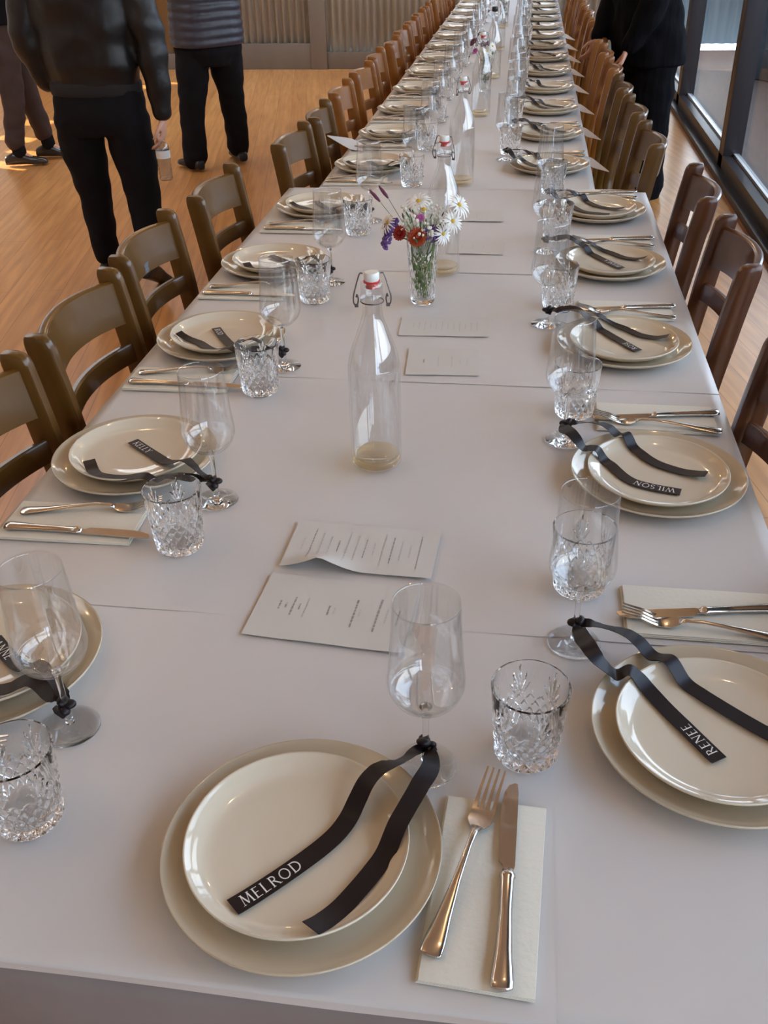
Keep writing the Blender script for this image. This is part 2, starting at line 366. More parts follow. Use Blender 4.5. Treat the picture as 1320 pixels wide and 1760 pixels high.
link('seat', finish(bm, 'bench_seat', M['fence'], True, 40), bench)
for sy in (-.42, .42):
    bm = bmesh.new(); box(bm, (0, sy, .2), (.42, .06, .4), bevel=.005); link('leg', finish(bm, 'bench_leg', M['fence'], True, 40), bench)
# ------------------------------------------------------------------ the tables and their coverings
TZ = .75
def sheet(name, x0, x1, y0, y1, z, drop=(0, 0, 0, 0), seed=0, wav=.0007, material=None, nx=60, ny=60, flare=.03):
    """paper or cloth lying on the table, falling by drop=(left,right,front,back) over the edges"""
    rnd = random.Random(seed); bm = bmesh.new()
    dl, dr, df, db = drop
    def axis(a0, a1, dA, dB, n):
        L = a1-a0; out = []
        if dA: out += [(a0, -dA*(1-k/8.)) for k in range(8)]
        out += [(a0+L*k/n, 0) for k in range(n+1)]
        if dB: out += [(a1, -dB*(k+1)/8.) for k in range(8)]
        return out
    ax = axis(x0, x1, dl, dr, nx); ay = axis(y0, y1, df, db, ny)
    ph = [rnd.uniform(0, 6) for _ in range(6)]
    grid = []
    for j, (yy, zy) in enumerate(ay):
        row = []
        for i, (xx, zx) in enumerate(ax):
            zz = zx+zy
            wv = wav*(math.sin(xx*9+ph[0]+2*math.sin(yy*3+ph[1]))*math.sin(yy*7+ph[2])+.6*math.sin(xx*21+yy*13+ph[3]))
            px, py = xx, yy
            if zx < 0:
                sgn = -1 if xx < (x0+x1)/2 else 1
                px += sgn*(.004+flare*abs(zx)*(1+.8*math.sin(yy*11+ph[4]))*1.0+.012*abs(zx)/.2*math.sin(yy*17+ph[5])); wv = 0
            if zy < 0:
                sgn = -1 if yy < (y0+y1)/2 else 1
                py += sgn*(.004+flare*abs(zy)*(1+.8*math.sin(xx*10+ph[4]))+.014*abs(zy)/.2*math.sin(xx*15+ph[5])); wv = 0
            edge = min(xx-x0, x1-xx, yy-y0, y1-yy)
            if edge < .02: wv *= max(edge, 0)/.02
            row.append(bm.verts.new((px, py, TZ+z+max(wv, -wav*.8)*1.0+wav*.8+zz if zz == 0 else TZ+z+zz)))
        grid.append(row)
    for r1, r2 in zip(grid, grid[1:]):
        for k in range(len(r1)-1): bm.faces.new((r1[k], r1[k+1], r2[k+1], r2[k]))
    return link(name, finish(bm, name, material or M['paper_cover'], True))
NX0, NX1, NY0, NY1 = -.775, .393, .47, 3.245
FX0, FX1, FY0, FY1 = -.68, .236, 3.262, 10.75
def table(name, x0, x1, y0, y1, label, legs):
    t = empty(name, ((x0+x1)/2, (y0+y1)/2, 0)); props(t, label, 'table')
    W_, L_ = x1-x0, y1-y0
    solid('tabletop', M['wood_chair'], [((0, 0, TZ-.022), (W_-.02, L_-.02, .03))], t, bevel=.004)
    solid('apron', M['wood_chair'], [((0, L_/2-.1, TZ-.08), (W_-.2, .025, .08)), ((0, -L_/2+.1, TZ-.08), (W_-.2, .025, .08)), ((W_/2-.1, 0, TZ-.08), (.025, L_-.2, .08)), ((-W_/2+.1, 0, TZ-.08), (.025, L_-.2, .08))], t)
    for sx, ly in legs:
            bm = bmesh.new(); box(bm, (sx*(W_/2-.13), ly-(y0+y1)/2, (TZ-.04)/2), (.06, .06, TZ-.04), bevel=.004)
            link('leg', finish(bm, 'table_leg', M['wood_chair'], True, 40), t)
    return t
table('banquet_table', NX0, NX1, NY0, NY1, 'wide wooden banquet table under white paper, nearest the viewer', [(-1, .62), (1, .62), (-1, 3.07), (1, 3.12)])
table('banquet_table', FX0, FX1, FY0, FY1, 'narrower long run of banquet table reaching the far wall, under white paper', [(-1, 3.64+.548*k) for k in (0, 3, 6, 9, 12)]+[(1, 3.775+.548*k) for k in (0, 3, 6, 9, 12)])
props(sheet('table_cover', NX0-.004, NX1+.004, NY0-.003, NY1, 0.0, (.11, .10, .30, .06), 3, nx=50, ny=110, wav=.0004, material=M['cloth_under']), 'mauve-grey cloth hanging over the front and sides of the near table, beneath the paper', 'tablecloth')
props(sheet('table_cover', FX0-.004, FX1+.004, FY0, FY1, 0.0, (.10, .10, .02, .2), 9, nx=40, ny=200, wav=.0008, material=M['paper_cover']), 'white cover running down the narrower far table', 'tablecloth')
sg = 'overlapping white paper sheets on the near table'
props(sheet('paper_sheet', NX0-.006, .070, NY0-.004, 1.0, .0016, (.05, 0, .012, 0), 11, nx=50, ny=34), 'white paper sheet under the nearest place setting, its right edge beside the napkin', 'table paper', sg)
props(sheet('paper_sheet', .066, NX1+.006, NY0-.004, 1.0, .0006, (0, .06, .22, 0), 12, nx=24, ny=34), 'white paper sheet in the near right corner of the table, under the nearest window-side plates', 'table paper', sg)
props(sheet('paper_sheet', NX0-.006, NX1+.006, .978, 1.76, .0022, (.05, .06, 0, 0), 13, nx=60, ny=50), 'white paper sheet under the nearest swing-top bottle, its near edge crossing between the menus', 'table paper', sg)
props(sheet('paper_sheet', NX0-.006, NX1+.006, 1.74, 2.43, .0030, (.05, .06, 0, 0), 14, nx=60, ny=44), 'white paper sheet under the near flower vase', 'table paper', sg)
props(sheet('paper_sheet', NX0-.006, NX1+.006, 2.41, NY1+.002, .0038, (.05, .06, 0, .02), 15, nx=60, ny=54), 'white paper sheet at the far end of the near table', 'table paper', sg)
def top_z(x, y):
    if y > 3.25: return TZ+.0018
    if y < .99: return TZ+(.0034 if x < .068 else .0024)
    if y < 1.75: return TZ+.0040
    if y < 2.42: return TZ+.0048
    return TZ+.0056

# ------------------------------------------------------------------ tableware prototypes (meshes shared by all copies)
def spline_prof(pts, sub=5):
    q = catmull([(r, 0, z) for r, z in pts], sub); return [(max(p.x, 0), p.z) for p in q]
def plate_mesh(name, R_, H, base_r, material, th=.0045):
    up = [(0, .0055), (base_r*.7, .0055), (base_r, .0068), (R_*.80, H*.40), (R_*.93, H*.74), (R_-.002, H-.0015)]
    dn = [(R_, H-.0035), (R_*.93, H*.74-th), (R_*.80, H*.40-th), (base_r, .0020)]
    p = spline_prof(up, 6)+[(R_-.0004, H-.0003), (R_+.0002, H-.0018)]+spline_prof(dn, 4)+[(base_r-.002, 0), (base_r-.008, 0), (base_r-.010, .0015), (0, .0018)]
    bm = bmesh.new(); lathe(bm, p, 96)
    bmesh.ops.recalc_face_normals(bm, faces=bm.faces[:])
    return finish(bm, name, material, True)
PR, PH = .140, .0225
SR, SH = .1125, .0235
me_plate = plate_mesh('dinner_plate', PR, PH, .080, M['plate'])
me_small = plate_mesh('side_plate', SR, SH, .062, M['plate_small'])
def plate_top(r, R_, H, base_r):
    r = abs(r); pts = [(0, .0055), (base_r, .0068), (R_*.80, H*.40), (R_*.93, H*.74), (R_, H)]
    if r > R_: return -1
    for (a, za), (b, zb) in zip(pts, pts[1:]):
        if r <= b: return za+(zb-za)*(r-a)/(b-a)
    return H
SZ = .0068   # the small plate stands in the large one
# wine glass
def wine_meshes():
    t = .0011
    outer = spline_prof([(.0040, .0900), (.0145, .0915), (.0265, .0985), (.0355, .1085), (.0405, .1200), (.0415, .1275), (.0407, .1380), (.0385, .1620), (.0363, .1920), (.0345, .2300)], 7)
    inner = [(max(r-t*(1+ (1.6 if z < .105 else 0)), 0), z+(.0016 if z < .115 else 0)) for r, z in outer if z > .0925]
    prof = outer+[(.0340, .2306)]+inner[::-1][1:]+[(0, .0945)]
    bm = bmesh.new(); lathe(bm, [(0, .0895)]+prof, 64); bmesh.ops.recalc_face_normals(bm, faces=bm.faces[:])
    bowl = finish(bm, 'wine_bowl', M['wine_glass'], True)
    bm = bmesh.new(); lathe(bm, [(0, .0080)]+spline_prof([(.0055, .0085), (.0042, .015), (.0036, .035), (.0036, .065), (.0042, .082), (.0070, .0895)], 5)+[(0, .0896)], 24)
    bmesh.ops.recalc_face_normals(bm, faces=bm.faces[:]); stem = finish(bm, 'wine_stem', M['stem_glass'], True)
    bm = bmesh.new(); lathe(bm, [(0, .0006), (.0325, 0), (.0340, .0008), (.0338, .0018), (.024, .0030), (.012, .0052), (.0056, .0085), (0, .0090)], 64)
    bmesh.ops.recalc_face_normals(bm, faces=bm.faces[:]); foot = finish(bm, 'wine_foot', M['stem_glass'], True, 60)
    return bowl, stem, foot
me_bowl, me_stem, me_foot = wine_meshes()
# cut crystal tumbler: crossed diagonal cuts below, fans of leaf cuts above
def tumbler_mesh(name, H, R0, R1, nth=240, nz=70, fans=6, material=None, base=.014, cut_top=.55, depth=.0026):
    bm = bmesh.new(); rings = []
    def cut(th, v):
        d = 0.0
        if v < cut_top+.05:                                   # crossed grooves
            for s in (-1, 1):
                u = (th/(2*PI)*18+s*v*5.2) % 1.0; a = abs(u-.5)*2
                d = max(d, 1-min(a/.62, 1))
            d *= min(1, max(0, (cut_top+.05-v)/.05))*min(1, max((v-.03)/.04, 0))
        sec = (th/(2*PI)*fans) % 1.0; x = (sec-.5)*2*1.0; yv = (v-cut_top+.02)/.40     # fans of leaves
        if yv > 0:
            ang = math.atan2(x, yv+.05); rad = math.hypot(x, yv)
            if rad < 1.0:
                k = ang/.42; kk = round(k)
                if abs(kk) <= 2:
                    wv = .24*math.sin(PI*min(rad/(1.0-.12*abs(kk)), 1))
                    e = abs(k-kk)*rad
                    if wv > 0 and e < wv: d = max(d, (1-e/wv)*.95)
        return d*depth
    for j in range(nz+1):
        v = j/nz; z = H*v; r = R0+(R1-R0)*v
        if v < .04: r -= (.04-v)/.04*.003
        rings.append([bm.verts.new(((r-cut(2*PI*k/nth, v))*math.cos(2*PI*k/nth), (r-cut(2*PI*k/nth, v))*math.sin(2*PI*k/nth), z)) for k in range(nth)])
    nin = nth
    t = .0034
    for v in (1.0, .75, .5, .25, 0.0):
        z = base+(H-base)*v; r = R0+(R1-R0)*(z/H)-t-(.001 if v < 1 else -.0010)-(.004 if v == 0 else 0)
        if v == 1.0: z = H+.0006
        rings.append([bm.verts.new((r*math.cos(2*PI*k/nin), r*math.sin(2*PI*k/nin), z)) for k in range(nin)])
    for a, b in zip(rings, rings[1:]):
        for k in range(nth): bm.faces.new((a[k], a[(k+1) % nth], b[(k+1) % nth], b[k]))
    bm.faces.new(rings[0][::-1]); c = bm.verts.new((0, 0, base-.0015))
    last = rings[-1]
    for k in range(nth): bm.faces.new((last[k], last[(k+1) % nth], c))
    me = finish(bm, name, material or M['tumbler'], True, 28)
    return me
me_tumbler = tumbler_mesh('tumbler', .100, .0355, .0430)
me_tumbler_far = tumbler_mesh('tumbler_far', .100, .0355, .0430, nth=180, nz=44)
# cutlery, lying along +y with the tip at +y, resting at z=0
def profile_loft(bm, stations, seg=12):
    """stations: (y, halfwidth, z, halfthickness, xoff)"""
    rings = []
    for y, hw, z, ht, xo in stations:
        rings.append([Vector((xo+hw*math.cos(2*PI*k/seg), y, z+ht*math.sin(2*PI*k/seg)*(1))) for k in range(seg)])
    loft(bm, rings)
def fork_meshes():
    bm = bmesh.new()
    profile_loft(bm, [(-.110, .006, .0036, .0012, 0), (-.108, .0105, .0036, .0020, 0), (-.095, .0105, .0038, .0022, 0), (-.070, .0075, .0050, .0021, 0), (-.030, .0042, .0090, .0020, 0), (.010, .0031, .0118, .0020, 0), (.030, .0036, .0100, .0020, 0), (.040, .0062, .0070, .0016, 0)], 14)
    handle = finish(bm, 'fork_handle', M['steel'], True)
    bm = bmesh.new()
    # the palm, slightly dished, then four tapering tines
    def quadstrip(xs, ys, zf, th=.0014):
        top = [[bm.verts.new((x, y, zf(x, y)+th)) for x in xs(y)] for y in ys]; bot = [[bm.verts.new((x, y, zf(x, y))) for x in xs(y)] for y in ys]
        n = len(top[0])
        for a, b in zip(top, top[1:]):
            for k in range(n-1): bm.faces.new((a[k], a[k+1], b[k+1], b[k]))
        for a, b in zip(bot, bot[1:]):
            for k in range(n-1): bm.faces.new((b[k], b[k+1], a[k+1], a[k]))
        for k in (0, n-1):
            for j in range(len(top)-1):
                q = (top[j][k], top[j+1][k], bot[j+1][k], bot[j][k]); bm.faces.new(q if k == n-1 else q[::-1])
        for j in (0, len(top)-1):
            for k in range(n-1):
                q = (top[j][k], bot[j][k], bot[j][k+1], top[j][k+1]); bm.faces.new(q if j == 0 else q[::-1])
    zc = lambda y: .0062-.0048*math.sin(PI*min(max((y-.036)/.05, 0), 1))+max(0, (y-.060)/.055)**1.5*.0090
    def palm(y):
        t = min(max((y-.036)/.015, 0), 1); hw = .004+(.0125-.004)*math.sin(t*PI/2)
        return [hw*(k/4.-1) for k in range(9)]
    quadstrip(palm, [.036+.0028*k for k in range(12)], lambda x, y: zc(y)+5*x*x)
    for i in range(4):
        xc = (-1.5+i)*.00675
        def tine(y, xc=xc):
            t = (y-.0655)/.048; hw = .00225-.0013*max(t, 0); s = 1-.06*t
            return [xc*s-hw, xc*s+hw]
        quadstrip(tine, [.0655+.0060*k for k in range(9)], lambda x, y: zc(y)+5*x*x*(1 if y < .07 else max(0, 1-(y-.07)/.03)))
    head = finish(bm, 'fork_head', M['steel'], True, 50)
    return handle, head
def knife_meshes():
    bm = bmesh.new()
    profile_loft(bm, [(-.1175, .006, .0050, .0022, 0), (-.1155, .0100, .0050, .0036, 0), (-.108, .0105, .0050, .0042, 0), (-.080, .0078, .0050, .0040, 0), (-.040, .0062, .0050, .0038, 0), (-.004, .0066, .0050, .0040, 0), (-.002, .0078, .0050, .0046, 0), (.002, .0078, .0050, .0046, 0), (.004, .0060, .0048, .0030, 0), (.008, .0050, .0045, .0016, 0)], 14)
    handle = finish(bm, 'knife_handle', M['steel'], True)
    bm = bmesh.new()
    out = [(-.0045, .006), (-.0048, .012), (-.0095, .017), (-.0100, .030), (-.0105, .070), (-.0098, .090), (-.0075, .104), (-.0030, .114), (.0030, .1175), (.0062, .1165), (.0072, .105), (.0072, .060), (.0068, .012), (.0050, .006)]
    prism(bm, out[::-1], .0030, .0046); 
    blade = finish(bm, 'knife_blade', M['steel'], False)
    return handle, blade
me_fh, me_ft = fork_meshes(); me_kh, me_kb = knife_meshes()
def napkin_mesh():
    bm = bmesh.new()
    for k, (w_, l_, z) in enumerate([(.106, .214, .0008), (.105, .212, .0024), (.1035, .210, .0040)]):
        box(bm, (.0006*k, -.0008*k, z), (w_, l_, .0015), bevel=.0006)
    return finish(bm, 'napkin', M['napkin'], True, 40)
me_napkin = napkin_mesh()
NZ = .0050

# serif capitals drawn as broad-nib strokes; cell height 1
GL = {
 'M': (1.02, [('l', .10, 0, .22, 1, .05), ('l', .22, 1, .51, .05, .12), ('l', .51, .05, .80, 1, .05), ('l', .80, 1, .92, 0, .12)], [(.10, 0), (.92, 0), (.20, 1), (.82, 1)]),
 'E': (.66, [('l', .16, 0, .16, 1, .12), ('l', .16, .97, .56, .97, .06), ('l', .16, .52, .48, .52, .06), ('l', .16, .03, .60, .03, .06)], [(.16, 0), (.16, 1)]),
 'L': (.66, [('l', .16, 0, .16, 1, .12), ('l', .16, .03, .60, .03, .06)], [(.16, 0), (.16, 1)]),
 'R': (.80, [('l', .16, 0, .16, 1, .12), ('a', .32, .74, .23, .23, -100, 100, .10), ('l', .16, .97, .32, .97, .06), ('l', .16, .51, .32, .51, .06), ('l', .36, .50, .74, .0, .11)], [(.16, 0), (.16, 1), (.74, 0)]),
 'O': (.98, [('a', .49, .5, .40, .48, 0, 360, .10)], []),
 'D': (.90, [('l', .16, 0, .16, 1, .12), ('a', .36, .5, .44, .47, -95, 95, .11), ('l', .16, .97, .36, .97, .06), ('l', .16, .03, .36, .03, .06)], [(.16, 0), (.16, 1)]),
 'N': (.92, [('l', .16, 0, .16, 1, .06), ('l', .16, 1, .78, 0, .12), ('l', .78, 0, .78, 1, .06)], [(.16, 0), (.14, 1), (.78, 1)]),
 'K': (.80, [('l', .16, 0, .16, 1, .12), ('l', .20, .48, .66, 1, .06), ('l', .32, .58, .74, 0, .11)], [(.16, 0), (.16, 1), (.66, 1), (.74, 0)]),
 'Y': (.78, [('l', .10, 1, .40, .48, .11), ('l', .70, 1, .40, .48, .06), ('l', .40, .48, .40, 0, .12)], [(.10, 1), (.70, 1), (.40, 0)]),
 'W': (1.16, [('l', .06, 1, .34, 0, .12), ('l', .34, 0, .58, 1, .05), ('l', .58, 1, .84, 0, .12), ('l', .84, 0, 1.10, 1, .05)], [(.08, 1), (.58, 1), (1.08, 1)]),
 'I': (.34, [('l', .17, 0, .17, 1, .12)], [(.17, 0), (.17, 1)]),
 'S': (.62, [('a', .32, .74, .21, .23, 30, 270, .09), ('a', .32, .27, .23, .24, -150, 90, .10)], []),
 'A': (.86, [('l', .10, 0, .42, 1, .05), ('l', .42, 1, .78, 0, .12), ('l', .24, .36, .62, .36, .05)], [(.10, 0), (.78, 0)]),
 'B': (.76, [('l', .16, 0, .16, 1, .12), ('a', .30, .75, .22, .22, -100, 100, .09), ('a', .32, .26, .27, .25, -100, 100, .10)], [(.16, 0), (.16, 1)]),
}
def word_quads(word, h):
    """quads (list of 4 (x,y)) for a word of cap height h; returns quads,width"""
    x0 = 0; Q = []
    for ch in word:
        wd, st, se = GL[ch]
        for s in st:
            if s[0] == 'l': pts = [(s[1], s[2]), (s[3], s[4])]; th = s[5]
            else:
                _, cx, cy, rx, ry, a0, a1, th = s; n = 16 if abs(a1-a0) > 200 else 10
                pts = [(cx+rx*math.cos(math.radians(a0+(a1-a0)*k/n)), cy+ry*math.sin(math.radians(a0+(a1-a0)*k/n))) for k in range(n+1)]
            for (ax, ay), (bx_, by) in zip(pts, pts[1:]):
                L = math.hypot(bx_-ax, by-ay) or 1; nx_, ny_ = -(by-ay)/L*th/2, (bx_-ax)/L*th/2
                Q.append([((x0+px)*h, py*h) for px, py in ((ax+nx_, ay+ny_), (ax-nx_, ay-ny_), (bx_-nx_, by-ny_), (bx_+nx_, by+ny_))])
        for sx, sy in se:
            Q.append([((x0+px)*h, py*h) for px, py in ((sx-.13, sy-.02), (sx+.13, sy-.02), (sx+.13, sy+.02), (sx-.13, sy+.02))])
        x0 += wd+.10
    return Q, (x0-.10)*h

# ------------------------------------------------------------------ one place setting
def ribbon_strip(bm, pts, width, th=.0007):
    """pts: (x,y,z,twist in degrees, width factor); returns the sampled frames"""
    P = catmull([(p[0], p[1], p[2]) for p in pts], 10); n = len(pts)
    tw = []; wf = []
    for i in range(n-1):
        for s in range(10):
            t = s/10.; t2 = t*t*(3-2*t); tw.append(pts[i][3]*(1-t2)+pts[i+1][3]*t2); wf.append(pts[i][4]*(1-t2)+pts[i+1][4]*t2)
    tw.append(pts[-1][3]); wf.append(pts[-1][4])
    fr = []; rows = []
    for i, p in enumerate(P):
        t = (P[min(i+1, len(P)-1)]-P[max(i-1, 0)]).normalized()
        side = t.cross(Vector((0, 0, 1)));
        side = side.normalized() if side.length > 1e-4 else Vector((1, 0, 0))
        nrm = side.cross(t).normalized(); a = math.radians(tw[i])
        s2 = side*math.cos(a)+nrm*math.sin(a); n2 = s2.cross(t).normalized()
        hw = width/2*wf[i]; fr.append((p, t, s2, n2))
        rows.append([p-s2*hw+n2*th/2, p+s2*hw+n2*th/2, p+s2*hw-n2*th/2, p-s2*hw-n2*th/2])
    loft(bm, rows); return fr
TAILS = dict(
 head=[[(-.050, -.078), (.023, .006), (.055, .066), (.089, .099)], [(.030, -.100), (.075, -.022), (.107, .062), (.120, .104)]],
 renee=[[(-.046, .004), (.019, .047), (.064, .082), (.072, .129), (.104, .146)], [(-.035, -.105), (.003, -.053), (.057, .009), (.123, .076), (.146, .120)]],
 wilson=[[(-.058, -.030), (-.032, .042), (.030, .084), (.046, .127), (.090, .150)], [(-.008, -.076), (.031, -.004), (.095, .045), (.128, .095)]],
 kelly=[[(-.046, -.022), (.0, .035), (.040, .084), (.087, .141)], [(.042, -.066), (.088, -.030), (.099, .022), (.103, .096)]],
 left0=[[(-.030, -.010), (.018, .048), (.058, .112), (.085, .142)], [(.060, -.020), (.070, .051), (.062, .091), (.083, .125)]],
 third=[[(-.045, -.026), (.020, .015), (.077, .059), (.105, .120)], [(.015, -.092), (.040, -.040), (.086, .009), (.118, .096)]],
)
GR = dict(big='large cream plates on the long table', small='smaller cream plates nested in the large plates', napkin='folded cream napkins beside the plates', fork='forks on the napkins', knife='knives on the napkins', wine='stemmed wine glasses on the long table', tumbler='cut crystal tumblers on the long table', ribbon='black name ribbons tied to the wine glass stems')
count_rb = 0
def setting(side, x, y, where, word=None, tails='wilson', wine=None, tumb=None, near=True, jit=0.0, nap=None, fork=None, knife=None, rnd=random):
    """side: head / left / right; (u to the diner's right, v forward) are measured from the plate centre"""
    rz = {'head': 0, 'left': -PI/2, 'right': PI/2}[side]
    cs, sn = math.cos(rz), math.sin(rz)
    def W_(u, v): return (x+u*cs-v*sn, y+u*sn+v*cs)
    j = lambda a: rnd.uniform(-a, a)*jit
    tz = top_z(x, y)
    o = link('dinner_plate', me_plate, None, (x, y, tz+.0006)); props(o, 'large cream plate '+where, 'plate', GR['big'])
    sx, sy = W_(-.005+j(.004), .001+j(.004))
    o = link('side_plate', me_small, None, (sx, sy, tz+.0006+SZ)); props(o, 'smaller cream plate in the large plate '+where, 'plate', GR['small'])
    nu, nv, na = nap or ({'head': (.185, -.015, -3), 'left': (.197, -.030, 1), 'right': (.225, -.020, 0)}[side])
    nx_, ny_ = W_(nu+j(.004), nv+j(.006)); ntz = top_z(nx_, ny_)+.0006
    o = link('napkin', me_napkin, None, (nx_, ny_, ntz), rz+math.radians(na+j(3))); props(o, 'folded cream napkin '+where, 'napkin', GR['napkin'])
    fu, fv, fa = fork or ({'head': (.163, .010, -13.5), 'left': (.165, -.016, 9), 'right': (.190, -.022, -8)}[side])
    ku, kv, ka = knife or ({'head': (.205, -.005, -1), 'left': (.229, -.011, -1), 'right': (.225, -.020, 10)}[side])
    fx, fy = W_(fu+j(.004), fv+j(.008)); f = empty('fork', (fx, fy, ntz+NZ), rz+math.radians(fa+j(5))); props(f, 'steel dinner fork on the napkin '+where, 'fork', GR['fork'])
    link('handle', me_fh, f); link('tines', me_ft, f)
    kx, ky = W_(ku+j(.004), kv+j(.008)); k = empty('knife', (kx, ky, ntz+NZ), rz+math.radians(ka+j(5))); props(k, 'steel table knife on the napkin '+where, 'knife', GR['knife'])
    link('handle', me_kh, k); link('blade', me_kb, k)
    wu, wv = wine or ({'head': (.111, .135), 'left': (.107, .172), 'right': (.135, .150)}[side]); wu += j(.012); wv += j(.012)
    wx, wy = W_(wu, wv); wz = top_z(wx, wy)+.0006
    g = empty('wine_glass', (wx, wy, wz)); props(g, 'clear stemmed wine glass behind the plate '+where, 'wine glass', GR['wine'])
    link('bowl', me_bowl, g); link('stem', me_stem, g); link('foot', me_foot, g)
    tu, tv = tumb or ({'head': (.221, .168), 'left': (.235, .155), 'right': (.245, .133)}[side]); tu += j(.012); tv += j(.012)
    tx, ty = W_(tu, tv)
    o = link('tumbler', me_tumbler if near else me_tumbler_far, None, (tx, ty, top_z(tx, ty)+.0006), rnd.uniform(0, 6)); props(o, 'cut crystal tumbler '+where, 'tumbler', GR['tumbler'])
    # ribbon
    rb = empty('name_ribbon', (x, y, tz), rz)
    props(rb, 'black satin ribbon tied to the wine stem '+where, 'ribbon', GR['ribbon'])
    def height(u, v):
        h = .0035
        r = math.hypot(u, v)
        if r < PR+.006: h = max(h, .0006+(plate_top(min(r, PR), PR, PH, .08))+.0025)
        r2 = math.hypot(u+.005, v-.001)
        if r2 < SR+.004: h = max(h, .0006+SZ+plate_top(min(r2, SR), SR, SH, .062)+.0014)
        return h
    kz = .034
    me_list = []
    for ti, T in enumerate(TAILS[tails]):
        seq = [(a+j(.004), b+j(.004)) for a, b in T]+[(wu, wv)]
        fine = catmull([(a, b, 0) for a, b in seq], 4)
        pts = []; N = len(fine)
        dist = [0]
        for a, b in zip(fine, fine[1:]): dist.append(dist[-1]+(b-a).length)
        tot = dist[-1]
        for i, p in enumerate(fine):
            d = tot-dist[i]                                     # distance to the knot
            arch = .040*math.exp(-((d-.075)/.045)**2)*(1.1 if ti == 0 else .8)+kz*math.exp(-(d/.055)**2)
            floor_h = max(height(p.x, p.y), height(p.x+.009, p.y), height(p.x-.009, p.y), height(p.x, p.y+.009), height(p.x, p.y-.009)) if d < .13 else height(p.x, p.y)
            endc = .006*math.exp(-(dist[i]/.018)**2) if ti == 1 else 0
            z = max(floor_h+.0015, arch) if d > .008 else kz
            if d < .13: z = max(z, floor_h+.004)
            z += endc
            tws = (35 if ti == 0 else -25)*math.exp(-((d-.035)/.030)**2)+(80 if ti else -80)*math.exp(-(d/.014)**2)
            wf = 1-.62*math.exp(-(d/.018)**2)
            pts.append((p.x, p.y, z, tws, wf))
        # thin the samples so the curve stays smooth
        bm = bmesh.new(); fr = ribbon_strip(bm, pts, .0205); bmesh.ops.recalc_face_normals(bm, faces=bm.faces[:])
        link('ribbon_tail', finish(bm, 'ribbon_tail', M['ribbon'], True, 50), rb)
        if ti == 0 and word:
            Q, wd = word_quads(word, .0125 if len(word) > 5 else .0120); scale = min(1, .078/wd)
            al = [0]
            for a, b in zip(fr, fr[1:]): al.append(al[-1]+(b[0]-a[0]).length)
            def onrib(s, t):
                s = max(0, s)
                for i in range(len(al)-1):
                    if al[i+1] >= s:
                        q = (s-al[i])/(al[i+1]-al[i]); p = fr[i][0].lerp(fr[i+1][0], q); sd = fr[i][2].lerp(fr[i+1][2], q).normalized(); nn = fr[i][3].lerp(fr[i+1][3], q).normalized()
                        if nn.z < 0: nn = -nn
                        return p-sd*t+nn*.0008
                return fr[-1][0]
            bm = bmesh.new()
            for q in Q:
                bm.faces.new([bm.verts.new(onrib(.009+a*scale, b-.0062)) for a, b in q])
            link('lettering', finish(bm, 'lettering', M['lettering'], False), rb)
    bm = bmesh.new()
    for q in range(3):
        ellipsoid(bm, (wu+.004*math.cos(q*2.1), wv+.004*math.sin(q*2.1), kz-.002+.004*q), (.0085, .0070, .0050), Matrix.Rotation(q*1.3+.4, 3, 'Z') @ Matrix.Rotation(.6*(q-1), 3, 'X'), 12, 8)
    box(bm, (wu+.006, wv-.006, kz-.004), (.010, .007, .016), Matrix.Rotation(.7, 3, 'Z') @ Matrix.Rotation(.5, 3, 'X'), bevel=.002)
    link('knot', finish(bm, 'ribbon_knot', M['ribbon'], True, 60), rb)

setting('head', -.181, .605, 'at the table head nearest the viewer', 'MELROD', 'head')
side_word = {'left': 'open-floor side', 'right': 'window side'}
R_near = [(.253, .817, 'RENEE', 'renee', (.153, .153), (.273, .143)), (.246, 1.392, 'WILSON', 'wilson', (.128, .146), (.238, .126)), (.232, 1.941, 'ROSE', 'third', (.128, .160), None), (.236, 2.469, 'BIANEA', 'third', (.13, .165), None), (.232, 2.973, None, 'wilson', (.13, .15), None)]
L_near = [(-.637, .845, 'ANNE', 'left0', (.095, .147), (.225, .157)), (-.635, 1.367, 'KELLY', 'kelly', (.107, .175), (.237, .155)), (-.633, 1.898, 'ROD', 'third', (.11, .165), (.228, .143)), (-.636, 2.414, None, 'kelly', None, None), (-.617, 2.965, None, 'third', None, None)]
def place_words(side, k):
    return 'at the %s %s place' % (ORD[k], 'window-side' if side == 'right' else 'open-floor')
for k, (x, y, wd, tl, wn_, tb) in enumerate(R_near): setting('right', x, y, place_words('right', k), wd, tl, wn_, tb)
for k, (x, y, wd, tl, wn_, tb) in enumerate(L_near): setting('left', x, y, place_words('left', k), wd, tl, wn_, tb)
rn = random.Random(4); NFAR = 13
for k in range(NFAR):
    yy = 3.56+.548*k
    setting('right', .092, yy, place_words('right', 5+k), None, rn.choice(['wilson', 'third', 'kelly']), near=False, jit=1, rnd=rn)
    setting('left', -.537, yy-.02, place_words('left', 5+k), None, rn.choice(['wilson', 'third', 'kelly']), near=False, jit=1, rnd=rn)
